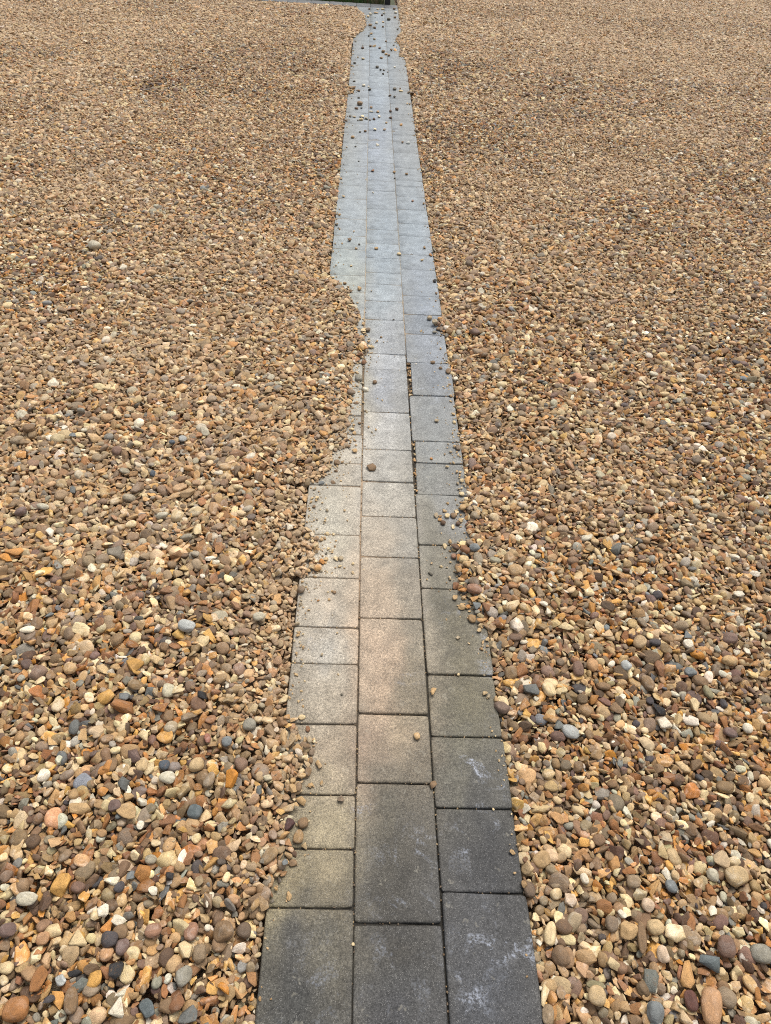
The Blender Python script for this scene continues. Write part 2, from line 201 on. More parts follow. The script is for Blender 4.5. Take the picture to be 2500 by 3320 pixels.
    ('L', -0.1407, 0.8358, 0.0186, 0.0123, 'tan', 'a', 'tan angular stone lying at the near left corner of the fifth-nearest left-row paver'),
    ('L', -0.1245, 0.8423, 0.0168, 0.0124, 'cream', 'r', 'cream rounded stone lying at the near left corner of the fifth-nearest left-row paver'),
    ('G', 0.4379, 0.8461, 0.0335, 0.0303, 'orange tan', 'a', 'orange tan angular stone in right gravel level with fourth-nearest right-row paver, near path'),
    ('G', -0.4365, 0.8493, 0.0363, 0.0373, 'rust', 'a', 'smaller rust angular stone in left gravel level with fifth-nearest left-row paver, well off path'),
    ('G', -0.5165, 0.8515, 0.056, 0.0375, 'rust', 'a', 'larger rust angular stone in left gravel level with fifth-nearest left-row paver, well off path'),
    ('G', 0.5942, 0.8698, 0.0306, 0.0274, 'brown', 'a', 'brown angular stone in right gravel level with fourth-nearest right-row paver, well off path'),
    ('G', 0.6962, 0.8736, 0.0256, 0.0359, 'black', 'a', 'black angular stone in right gravel level with fourth-nearest right-row paver, well off path'),
    ('G', -0.5205, 0.8738, 0.0233, 0.0228, 'blue grey', 'a', 'blue grey angular stone in left gravel level with fifth-nearest left-row paver, well off path'),
    ('G', -0.3492, 0.8809, 0.0201, 0.0265, 'black', 'a', 'black angular stone in left gravel level with fifth-nearest left-row paver, near path'),
    ('G', 0.7882, 0.8869, 0.0224, 0.0346, 'cream', 'a', 'cream angular stone in right gravel level with fourth-nearest right-row paver, far off path'),
    ('G', -0.4021, 0.8894, 0.0269, 0.021, 'cream', 'a', 'cream angular stone in left gravel level with fifth-nearest left-row paver, well off path'),
    ('G', 0.8573, 0.8922, 0.0173, 0.0248, 'charcoal', 'r', 'charcoal rounded stone in right gravel level with fourth-nearest right-row paver, far off path'),
    ('L', 0.1767, 0.9147, 0.0163, 0.0218, 'tan', 'a', 'tan angular stone lying at the far left corner of the fourth-nearest right-row paver'),
    ('G', 0.4056, 0.919, 0.0346, 0.0316, 'slate grey', 'a', 'slate grey angular stone in right gravel level with fourth-nearest right-row paver, near path'),
    ('G', 0.4479, 0.9199, 0.0277, 0.0377, 'cream', 'r', 'cream rounded stone in right gravel level with fourth-nearest right-row paver, near path'),
    ('G', 0.8303, 0.9215, 0.021, 0.0356, 'olive grey', 'r', 'olive grey rounded stone in right gravel level with fourth-nearest right-row paver, far off path'),
    ('G', 0.5815, 0.9327, 0.035, 0.0244, 'brown', 'r', 'brown rounded stone in right gravel level with fourth-nearest right-row paver, well off path'),
    ('G', 0.8228, 0.952, 0.039, 0.0276, 'brown', 'r', 'brown rounded stone in right gravel level with fourth-nearest right-row paver, far off path'),
    ('G', 0.5259, 0.9727, 0.0266, 0.0414, 'mauve brown', 'r', 'mauve brown rounded stone in right gravel level with fifth-nearest right-row paver, near path'),
    ('G', 0.8055, 0.9767, 0.0286, 0.0258, 'blue grey', 'r', 'blue grey rounded stone in right gravel level with fifth-nearest right-row paver, far off path'),
    ('G', 0.7313, 0.9857, 0.0287, 0.0428, 'red brown', 'a', 'red brown angular stone in right gravel level with fifth-nearest right-row paver, far off path'),
    ('G', 0.6477, 0.9881, 0.0251, 0.0275, 'pale blue', 'r', 'pale blue rounded stone in right gravel level with fifth-nearest right-row paver, well off path'),
    ('G', 0.9124, 1.0069, 0.04, 0.0311, 'tan', 'r', 'tan rounded stone in right gravel level with fifth-nearest right-row paver, far off path'),
    ('G', 0.8233, 1.0535, 0.0222, 0.0248, 'white', 'a', 'nearer white angular stone in right gravel level with fifth-nearest right-row paver, far off path'),
    ('G', 0.7421, 1.0605, 0.0278, 0.0246, 'charcoal', 'r', 'nearer charcoal rounded stone in right gravel level with fifth-nearest right-row paver, far off path'),
    ('G', -0.4191, 1.0674, 0.0423, 0.0319, 'pale blue', 'r', 'pale blue rounded stone in left gravel level with sixth-nearest left-row paver, well off path'),
    ('G', 0.8311, 1.0833, 0.0206, 0.0321, 'blue grey', 'a', 'blue grey angular stone in right gravel level with fifth-nearest right-row paver, far off path'),
    ('G', 0.525, 1.1041, 0.0413, 0.0246, 'cream', 'a', 'cream angular stone in right gravel level with fifth-nearest right-row paver, near path'),
    ('G', 0.8227, 1.1111, 0.0378, 0.0279, 'taupe', 'r', 'taupe rounded stone in right gravel level with fifth-nearest right-row paver, far off path'),
    ('G', -0.2504, 1.1119, 0.0309, 0.0253, 'pale grey', 'r', 'pale grey rounded stone in left gravel level with seventh-nearest left-row paver, near path'),
    ('L', 0.3119, 1.1214, 0.0284, 0.014, 'orange tan', 'a', 'orange tan angular stone lying by the right edge of the fifth-nearest right-row paver'),
    ('L', 0.2884, 1.1291, 0.0198, 0.0249, 'tan brown', 'r', 'tan brown rounded stone lying by the right edge of the fifth-nearest right-row paver'),
    ('G', 0.4828, 1.1448, 0.019, 0.0228, 'white', 'a', 'nearer white angular stone in right gravel level with fifth-nearest right-row paver, near path'),
    ('L', 0.3033, 1.1496, 0.0147, 0.0134, 'grey', 'r', 'grey rounded stone lying at the far right corner of the fifth-nearest right-row paver'),
    ('L', 0.3273, 1.1533, 0.0307, 0.0317, 'red brown', 'a', 'red brown angular stone lying at the far right corner of the fifth-nearest right-row paver'),
    ('L', 0.3051, 1.1667, 0.0202, 0.0239, 'blue grey', 'a', 'blue grey angular stone lying at the far right corner of the fifth-nearest right-row paver'),
    ('L', 0.2663, 1.1686, 0.0202, 0.0199, 'tan', 'a', 'larger tan angular stone lying by the far edge of the fifth-nearest right-row paver'),
    ('L', 0.2825, 1.1708, 0.0121, 0.0144, 'orange', 'a', 'orange angular stone lying at the far right corner of the fifth-nearest right-row paver'),
    ('G', 0.4778, 1.1714, 0.0231, 0.0185, 'white', 'a', 'farther white angular stone in right gravel level with fifth-nearest right-row paver, near path'),
    ('L', 0.3004, 1.1869, 0.0223, 0.0185, 'orange tan', 'a', 'orange tan angular stone lying at the far right corner of the fifth-nearest right-row paver'),
    ('L', 0.2502, 1.1985, 0.0136, 0.0146, 'tan', 'a', 'smaller tan angular stone lying by the far edge of the fifth-nearest right-row paver'),
    ('L', -0.0661, 1.2092, 0.0095, 0.0105, 'brown', 'r', 'brown rounded stone lying by the far edge of the seventh-nearest left-row paver'),
    ('L', -0.1534, 1.2114, 0.0203, 0.0202, 'grey brown', 'r', 'grey brown rounded stone lying at the far left corner of the seventh-nearest left-row paver'),
    ('G', 0.7929, 1.2133, 0.0236, 0.027, 'charcoal', 'r', 'farther charcoal rounded stone in right gravel level with fifth-nearest right-row paver, far off path'),
    ('L', 0.302, 1.2186, 0.0404, 0.032, 'pink brown', 'r', 'pink brown rounded stone lying at the far right corner of the fifth-nearest right-row paver'),
    ('G', 1.0139, 1.2199, 0.0317, 0.0202, 'white', 'a', 'farther white angular stone in right gravel level with fifth-nearest right-row paver, far off path'),
    ('L', 0.2715, 1.2213, 0.0226, 0.0181, 'orange', 'a', 'orange angular stone lying by the far edge of the fifth-nearest right-row paver'),
    ('L', 0.2566, 1.2411, 0.0173, 0.0249, 'red brown', 'a', 'red brown angular stone lying by the near edge of the sixth-nearest right-row paver'),
    ('L', 0.3049, 1.2472, 0.0305, 0.0251, 'grey brown', 'r', 'grey brown rounded stone lying at the near right corner of the sixth-nearest right-row paver'),
    ('L', 0.2835, 1.2797, 0.021, 0.0187, 'orange', 'a', 'orange angular stone lying at the near right corner of the sixth-nearest right-row paver'),
    ('L', 0.1909, 1.2828, 0.0147, 0.0127, 'dark grey', 'a', 'dark grey angular stone lying at the near left corner of the sixth-nearest right-row paver'),
    ('L', -0.1146, 1.289, 0.0238, 0.0262, 'orange tan', 'a', 'orange tan angular stone lying at the near left corner of the eighth-nearest left-row paver'),
    ('L', 0.2651, 1.2909, 0.0162, 0.0231, 'tan brown', 'a', 'tan brown angular stone lying in the middle of the sixth-nearest right-row paver'),
    ('L', -0.054, 1.3014, 0.0091, 0.0094, 'cream', 'a', 'cream angular stone lying by the near edge of the eighth-nearest left-row paver'),
    ('L', -0.1198, 1.3077, 0.0077, 0.0119, 'cream', 'a', 'cream angular stone lying at the near left corner of the eighth-nearest left-row paver'),
    ('L', 0.2899, 1.3097, 0.022, 0.0268, 'tan', 'a', 'tan angular stone lying by the right edge of the sixth-nearest right-row paver'),
    ('L', 0.2669, 1.3123, 0.0149, 0.0147, 'brown', 'r', 'brown rounded stone lying in the middle of the sixth-nearest right-row paver'),
    ('L', -0.1048, 1.3144, 0.0148, 0.0188, 'orange', 'a', 'orange angular stone lying by the near edge of the eighth-nearest left-row paver'),
    ('L', -0.095, 1.3157, 0.0085, 0.0129, 'tan', 'a', 'tan angular stone lying in the middle of the eighth-nearest left-row paver'),
    ('L', -0.0531, 1.3292, 0.0142, 0.0181, 'grey tan', 'r', 'grey tan rounded stone lying by the right edge of the eighth-nearest left-row paver'),
    ('L', -0.0673, 1.3302, 0.0142, 0.0181, 'cream', 'a', 'larger cream angular stone lying in the middle of the eighth-nearest left-row paver'),
    ('L', 0.2718, 1.3356, 0.0143, 0.0193, 'orange', 'a', 'orange angular stone lying in the middle of the sixth-nearest right-row paver'),
    ('L', 0.2598, 1.3475, 0.0158, 0.0176, 'pink brown', 'r', 'pink brown rounded stone lying by the far edge of the sixth-nearest right-row paver'),
    ('L', -0.1171, 1.3528, 0.0122, 0.0149, 'tan', 'a', 'tan angular stone lying by the left edge of the eighth-nearest left-row paver'),
    ('L', 0.2891, 1.3584, 0.0296, 0.0311, 'red brown', 'a', 'red brown angular stone lying at the far right corner of the sixth-nearest right-row paver'),
    ('L', -0.0895, 1.3656, 0.0086, 0.0115, 'cream', 'a', 'smaller cream angular stone lying in the middle of the eighth-nearest left-row paver'),
    ('L', -0.1243, 1.3659, 0.0165, 0.0141, 'cream', 'a', 'cream angular stone lying by the left edge of the eighth-nearest left-row paver'),
    ('L', 0.3175, 1.3693, 0.0319, 0.0251, 'blue grey', 'r', 'blue grey rounded stone lying at the far right corner of the sixth-nearest right-row paver'),
    ('L', 0.2662, 1.38, 0.0255, 0.0224, 'dark brown', 'a', 'dark brown angular stone lying by the far edge of the sixth-nearest right-row paver'),
    ('G', -0.8476, 1.3814, 0.0244, 0.0314, 'white', 'a', 'white angular stone in left gravel level with eighth-nearest left-row paver, far off path'),
    ('L', -0.1344, 1.3845, 0.0094, 0.0151, 'cream', 'r', 'cream rounded stone lying at the far left corner of the eighth-nearest left-row paver'),
    ('L', 0.238, 1.3861, 0.0139, 0.0198, 'cream', 'a', 'cream angular stone lying by the far edge of the sixth-nearest right-row paver'),
    ('L', -0.1241, 1.3935, 0.0153, 0.0125, 'brown', 'r', 'brown rounded stone lying at the far left corner of the eighth-nearest left-row paver'),
    ('G', -0.4508, 1.3964, 0.0247, 0.0464, 'cream', 'a', 'cream angular stone in left gravel level with eighth-nearest left-row paver, well off path'),
    ('L', -0.0947, 1.4233, 0.0118, 0.0118, 'cream', 'a', 'cream angular stone lying by the far edge of the eighth-nearest left-row paver'),
    ('G', -0.6401, 1.4242, 0.0311, 0.0264, 'cream', 'r', 'cream rounded stone in left gravel level with ninth-nearest left-row paver, far off path'),
    ('G', -0.9473, 1.4505, 0.0333, 0.0327, 'mauve', 'r', 'mauve rounded stone in left gravel level with ninth-nearest left-row paver, far off path'),
    ('G', -0.5606, 1.4542, 0.0378, 0.024, 'pale grey', 'r', 'pale grey rounded stone in left gravel level with ninth-nearest left-row paver, well off path'),
    ('L', 0.2673, 1.4657, 0.0113, 0.0188, 'cream', 'a', 'nearer cream angular stone lying in the middle of the seventh-nearest right-row paver'),
    ('G', -0.897, 1.4768, 0.0337, 0.0248, 'pale grey', 'r', 'pale grey rounded stone in left gravel level with ninth-nearest left-row paver, far off path'),
    ('L', 0.2824, 1.4781, 0.0136, 0.0133, 'dark brown', 'r', 'dark brown rounded stone lying by the right edge of the seventh-nearest right-row paver'),
    ('L', 0.2392, 1.4791, 0.0151, 0.017, 'dark brown', 'r', 'dark brown rounded stone lying in the middle of the seventh-nearest right-row paver'),
    ('L', 0.2315, 1.4945, 0.0136, 0.0143, 'orange tan', 'a', 'orange tan angular stone lying in the middle of the seventh-nearest right-row paver'),
    ('L', 0.2329, 1.5089, 0.0107, 0.0125, 'tan brown', 'a', 'tan brown angular stone lying in the middle of the seventh-nearest right-row paver'),
    ('L', 0.2537, 1.5097, 0.0152, 0.0173, 'cream', 'a', 'farther cream angular stone lying in the middle of the seventh-nearest right-row paver'),
    ('L', 0.2718, 1.511, 0.016, 0.0212, 'brown', 'r', 'brown rounded stone lying in the middle of the seventh-nearest right-row paver'),
    ('L', 0.2208, 1.5117, 0.0137, 0.0212, 'grey tan', 'a', 'grey tan angular stone lying in the middle of the seventh-nearest right-row paver'),
    ('L', 0.2836, 1.5282, 0.0123, 0.0117, 'cream', 'a', 'cream angular stone lying by the right edge of the seventh-nearest right-row paver'),
    ('G', -0.4143, 1.5284, 0.0281, 0.0359, 'tan', 'a', 'tan angular stone in left gravel level with ninth-nearest left-row paver, well off path'),
    ('L', 0.248, 1.5317, 0.0138, 0.0107, 'tan', 'a', 'tan angular stone lying in the middle of the seventh-nearest right-row paver'),
    ('L', -0.1389, 1.5357, 0.0099, 0.0116, 'brown', 'r', 'brown rounded stone lying by the left edge of the ninth-nearest left-row paver'),
    ('L', 0.3015, 1.5413, 0.0193, 0.0235, 'tan', 'r', 'tan rounded stone lying at the far right corner of the seventh-nearest right-row paver'),
    ('G', -0.8379, 1.5548, 0.0195, 0.0399, 'slate grey', 'a', 'slate grey angular stone in left gravel level with ninth-nearest left-row paver, far off path'),
    ('L', 0.3158, 1.5779, 0.0148, 0.015, 'cream', 'a', 'nearer cream angular stone lying at the far right corner of the seventh-nearest right-row paver'),
    ('L', 0.3043, 1.6066, 0.0166, 0.0172, 'cream', 'a', 'farther cream angular stone lying at the far right corner of the seventh-nearest right-row paver'),
    ('G', -0.6238, 1.6276, 0.0178, 0.0234, 'dark blue', 'r', 'dark blue rounded stone in left gravel level with ninth-nearest left-row paver, far off path'),
    ('L', -0.122, 1.6422, 0.019, 0.0153, 'blue grey', 'a', 'blue grey angular stone lying at the near left corner of the tenth-nearest left-row paver'),
    ('L', -0.0874, 1.6456, 0.0167, 0.0128, 'brown', 'a', 'brown angular stone lying by the near edge of the tenth-nearest left-row paver'),
    ('L', 0.3111, 1.6732, 0.0145, 0.0178, 'cream', 'a', 'cream angular stone lying by the right edge of the eighth-nearest right-row paver'),
    ('L', -0.0816, 1.7012, 0.0113, 0.0126, 'brown', 'a', 'brown angular stone lying in the middle of the tenth-nearest left-row paver'),
    ('L', 0.0304, 1.7205, 0.0285, 0.033, 'brown', 'a', 'brown angular stone lying by the left edge of the eighth-nearest middle-row paver'),
    ('G', -0.7535, 1.7232, 0.0322, 0.0339, 'mauve brown', 'r', 'mauve brown rounded stone in left gravel level with tenth-nearest left-row paver, far off path'),
    ('L', -0.0793, 1.739, 0.0193, 0.0202, 'brown', 'r', 'brown rounded stone lying by the far edge of the tenth-nearest left-row paver'),
    ('L', 0.1685, 1.7666, 0.0111, 0.0154, 'orange tan', 'a', 'orange tan angular stone lying at the near left corner of the ninth-nearest right-row paver'),
    ('G', -0.5957, 1.7718, 0.0187, 0.0282, 'dark blue', 'r', 'dark blue rounded stone in left gravel level with eleventh-nearest left-row paver, far off path'),
    ('G', -0.5687, 1.7996, 0.026, 0.0317, 'pale blue', 'r', 'pale blue rounded stone in left gravel level with eleventh-nearest left-row paver, far off path'),
    ('L', -0.0243, 1.8026, 0.0171, 0.02, 'tan', 'a', 'tan angular stone lying by the right edge of the eleventh-nearest left-row paver'),
    ('G', -0.9128, 1.8042, 0.0259, 0.0225, 'blue grey', 'a', 'blue grey angular stone in left gravel level with eleventh-nearest left-row paver, far off path'),
    ('L', -0.0422, 1.8239, 0.0119, 0.014, 'brown', 'a', 'brown angular stone lying by the right edge of the eleventh-nearest left-row paver'),
    ('G', -1.0576, 1.831, 0.0379, 0.0328, 'brown', 'r', 'brown rounded stone in left gravel level with eleventh-nearest left-row paver, far off path'),
    ('L', 0.3139, 1.8361, 0.0173, 0.0241, 'grey brown', 'r', 'grey brown rounded stone lying at the far right corner of the ninth-nearest right-row paver'),
    ('G', -0.9502, 1.8432, 0.019, 0.0197, 'white', 'a', 'white angular stone in left gravel level with eleventh-nearest left-row paver, far off path'),
    ('L', -0.0508, 1.8465, 0.0113, 0.0124, 'dark brown', 'a', 'dark brown angular stone lying at the far right corner of the eleventh-nearest left-row paver'),
    ('L', -0.0278, 1.8983, 0.0129, 0.0173, 'tan', 'a', 'tan angular stone lying at the near right corner of the twelfth-nearest left-row paver'),
    ('G', -0.921, 1.9269, 0.0244, 0.0306, 'grey', 'r', 'grey rounded stone in left gravel level with twelfth-nearest left-row paver, far off path'),
    ('L', 0.3132, 1.9774, 0.0118, 0.0143, 'cream', 'r', 'cream rounded stone lying by the right edge of the tenth-nearest right-row paver'),
    ('L', -0.0248, 2.0706, 0.0196, 0.0128, 'brown', 'r', 'brown rounded stone lying by the right edge of the thirteenth-nearest left-row paver'),
    ('L', -0.043, 2.121, 0.0307, 0.0226, 'grey brown', 'r', 'grey brown rounded stone lying at the far right corner of the thirteenth-nearest left-row paver'),
    ('L', 0.0073, 2.1564, 0.0227, 0.0224, 'white', 'a', 'white angular stone lying by the left edge of the tenth-nearest middle-row paver'),
    ('L', 0.041, 2.2047, 0.0163, 0.0198, 'brown', 'r', 'brown rounded stone lying by the left edge of the tenth-nearest middle-row paver'),
    ('L', -0.0175, 2.2243, 0.0268, 0.0377, 'grey', 'r', 'grey rounded stone lying at the near right corner of the fourteenth-nearest left-row paver'),
    ('L', 0.3412, 2.2502, 0.0173, 0.0245, 'white', 'r', 'white rounded stone in right gravel level with eleventh-nearest right-row paver, at path edge'),
    ('L', 0.3173, 2.2951, 0.0206, 0.0315, 'brown', 'r', 'larger brown rounded stone lying at the far right corner of the eleventh-nearest right-row paver'),
    ('L', 0.2894, 2.3179, 0.0138, 0.0142, 'brown', 'r', 'smaller brown rounded stone lying at the far right corner of the eleventh-nearest right-row paver'),
    ('L', 0, 2.3391, 0.0184, 0.0302, 'red brown', 'a', 'red brown angular stone lying by the left edge of the eleventh-nearest middle-row paver'),
    ('L', 0.2624, 2.3555, 0.017, 0.0189, 'brown', 'r', 'brown rounded stone lying by the far edge of the eleventh-nearest right-row paver'),
    ('L', -0.0159, 2.3758, 0.0272, 0.0334, 'red brown', 'a', 'red brown angular stone lying at the far right corner of the fourteenth-nearest left-row paver'),
    ('L', 0.005, 2.4347, 0.0197, 0.0171, 'orange', 'a', 'orange angular stone lying at the near left corner of the twelfth-nearest middle-row paver'),
    ('L', 0.0267, 2.4554, 0.0246, 0.0172, 'cream', 'a', 'cream angular stone lying at the near left corner of the twelfth-nearest middle-row paver'),
    ('L', -0.0051, 2.5761, 0.0204, 0.0252, 'cream', 'a', 'cream angular stone lying at the far right corner of the fifteenth-nearest left-row paver'),
    ('L', 0.0141, 2.5817, 0.0205, 0.0216, 'grey brown', 'r', 'grey brown rounded stone lying by the left edge of the twelfth-nearest middle-row paver'),
    ('L', 0.2838, 2.5878, 0.0168, 0.0149, 'grey', 'r', 'grey rounded stone lying at the near right corner of the thirteenth-nearest right-row paver'),
    ('L', 0.3009, 2.6148, 0.0176, 0.022, 'brown', 'r', 'brown rounded stone lying at the near right corner of the thirteenth-nearest right-row paver'),
    ('L', 0.2878, 2.6514, 0.024, 0.0273, 'grey tan', 'r', 'grey tan rounded stone lying by the right edge of the thirteenth-nearest right-row paver'),
    ('L', 0.3105, 2.6811, 0.0207, 0.0184, 'orange tan', 'r', 'orange tan rounded stone lying by the right edge of the thirteenth-nearest right-row paver'),
    ('L', 0.2699, 2.6989, 0.0208, 0.0237, 'grey tan', 'r', 'grey tan rounded stone lying by the far edge of the thirteenth-nearest right-row paver'),
    ('L', -0.064, 2.9123, 0.0167, 0.0198, 'brown', 'a', 'brown angular stone lying by the far edge of the seventeenth-nearest left-row paver'),
    ('L', -0.0834, 2.9342, 0.016, 0.0199, 'white', 'a', 'white angular stone lying by the near edge of the eighteenth-nearest left-row paver'),
    ('L', -0.0244, 2.9372, 0.0197, 0.0244, 'tan', 'a', 'tan angular stone lying at the near right corner of the eighteenth-nearest left-row paver'),
    ('L', 0.3139, 3.0486, 0.0158, 0.0231, 'black', 'r', 'black rounded stone lying by the right edge of the fifteenth-nearest right-row paver'),
    ('G', -1.2414, 3.2125, 0.0567, 0.0603, 'pale grey', 'r', 'pale grey rounded stone in left gravel level with nineteenth-nearest left-row paver, far off path'),
    ('L', 0.1588, 3.3183, 0.0191, 0.0212, 'cream', 'r', 'cream rounded stone lying at the near right corner of the seventeenth-nearest middle-row paver'),
    ('L', 0.3301, 3.325, 0.016, 0.0225, 'tan', 'a', 'tan angular stone in right gravel level with sixteenth-nearest right-row paver, at path edge'),
    ('L', 0.3122, 3.3278, 0.016, 0.0272, 'orange', 'a', 'orange angular stone lying at the far right corner of the sixteenth-nearest right-row paver'),
    ('L', 0.05, 3.3715, 0.0193, 0.0189, 'tan', 'a', 'tan angular stone lying by the left edge of the seventeenth-nearest middle-row paver'),
    ('L', -0.0827, 3.4522, 0.0204, 0.0232, 'brown', 'a', 'brown angular stone lying in the middle of the twentieth-nearest left-row paver'),
    ('L', 0.0317, 4.4754, 0.0238, 0.0336, 'red brown', 'a', 'red brown angular stone lying at the near left corner of the twenty-third-nearest middle-row paver'),
    ('L', 0.2646, 5.0483, 0.0291, 0.0327, 'pale blue', 'r', 'pale blue rounded stone lying by the far edge of the twenty-fifth-nearest right-row paver'),
    ('L', -0.1006, 5.1059, 0.0293, 0.0363, 'tan brown', 'r', 'tan brown rounded stone lying in the middle of the twenty-fourth-farthest left-row paver'),
    ('L', 0.0463, 5.2993, 0.0302, 0.0359, 'cream', 'a', 'cream angular stone lying at the near left corner of the twenty-second-farthest middle-row paver'),
    ('L', 0.1121, 5.3194, 0.0232, 0.0394, 'grey brown', 'r', 'grey brown rounded stone lying at the near right corner of the twenty-second-farthest middle-row paver'),
    ('L', 0.2306, 5.4444, 0.0258, 0.0298, 'orange tan', 'a', 'orange tan angular stone lying in the middle of the twenty-third-farthest right-row paver'),
    ('L', -0.0161, 5.5522, 0.0303, 0.0392, 'grey', 'a', 'grey angular stone lying by the right edge of the twenty-second-farthest left-row paver'),
    ('L', -0.1001, 5.5789, 0.0293, 0.0268, 'grey tan', 'a', 'grey tan angular stone lying in the middle of the twenty-second-farthest left-row paver'),
    ('L', -0.0415, 5.5842, 0.0304, 0.0448, 'cream', 'a', 'cream angular stone lying by the right edge of the twenty-second-farthest left-row paver'),
    ('L', -0.1282, 5.5921, 0.022, 0.0358, 'dark grey', 'r', 'dark grey rounded stone lying by the left edge of the twenty-second-farthest left-row paver'),
    ('L', 0.1575, 5.6027, 0.0295, 0.027, 'dark brown', 'a', 'dark brown angular stone lying at the near right corner of the twenty-first-farthest middle-row paver'),
    ('L', 0.0685, 5.7427, 0.0247, 0.0368, 'tan brown', 'r', 'tan brown rounded stone lying by the near edge of the twentieth-farthest middle-row paver'),
    ('L', -0.0882, 5.7996, 0.0379, 0.0278, 'dark brown', 'a', 'dark brown angular stone lying in the middle of the twenty-first-farthest left-row paver'),
    ('L', 0.0199, 5.8503, 0.0251, 0.0412, 'brown', 'r', 'brown rounded stone lying by the left edge of the twentieth-farthest middle-row paver'),
    ('L', -0.0655, 5.9138, 0.0495, 0.0519, 'brown', 'r', 'brown rounded stone lying by the near edge of the twentieth-farthest left-row paver'),
    ('L', -0.0785, 6.3064, 0.0255, 0.0433, 'brown', 'r', 'brown rounded stone lying by the far edge of the nineteenth-farthest left-row paver'),
    ('L', -0.1209, 6.3427, 0.0465, 0.0604, 'brown', 'a', 'brown angular stone lying at the near left corner of the eighteenth-farthest left-row paver'),
    ('L', 0.2529, 6.3653, 0.041, 0.0263, 'cream', 'r', 'cream rounded stone lying by the near edge of the eighteenth-farthest right-row paver'),
    ('L', 0.2052, 6.4123, 0.0341, 0.058, 'dark grey', 'r', 'dark grey rounded stone lying at the near left corner of the eighteenth-farthest right-row paver'),
    ('L', -0.0567, 7.4206, 0.0332, 0.0558, 'cream', 'a', 'cream angular stone lying by the near edge of the thirteenth-farthest left-row paver'),
    ('L', 0.1067, 7.5004, 0.0375, 0.0494, 'brown', 'a', 'brown angular stone lying by the far edge of the thirteenth-farthest middle-row paver'),
    ('L', 0.1523, 7.6553, 0.0341, 0.048, 'tan brown', 'r', 'tan brown rounded stone lying by the right edge of the twelfth-farthest middle-row paver'),
    ('L', 0.2422, 7.8528, 0.0377, 0.064, 'orange tan', 'a', 'orange tan angular stone lying in the middle of the twelfth-farthest right-row paver'),
    ('L', 0.096, 7.9116, 0.0309, 0.0525, 'dark brown', 'a', 'dark brown angular stone lying in the middle of the eleventh-farthest middle-row paver'),
    ('L', 0.0115, 8.5745, 0.0376, 0.0532, 'tan', 'a', 'tan angular stone lying at the far left corner of the eighth-farthest middle-row paver'),
    ('L', 0.0011, 9.0048, 0.047, 0.0556, 'brown', 'r', 'brown rounded stone lying at the far left corner of the sixth-farthest middle-row paver'),
    ('L', 0.1431, 9.2377, 0.0273, 0.0463, 'tan', 'a', 'tan angular stone lying at the far right corner of the fifth-farthest middle-row paver'),
    ('L', 0.0659, 9.7663, 0.0673, 0.039, 'tan', 'a', 'tan angular stone lying by the near edge of the second-farthest middle-row paver'),
    ('L', 0.0881, 10.0254, 0.0517, 0.028, 'cream', 'a', 'cream angular stone lying in the middle of the farthest middle-row paver'),
]
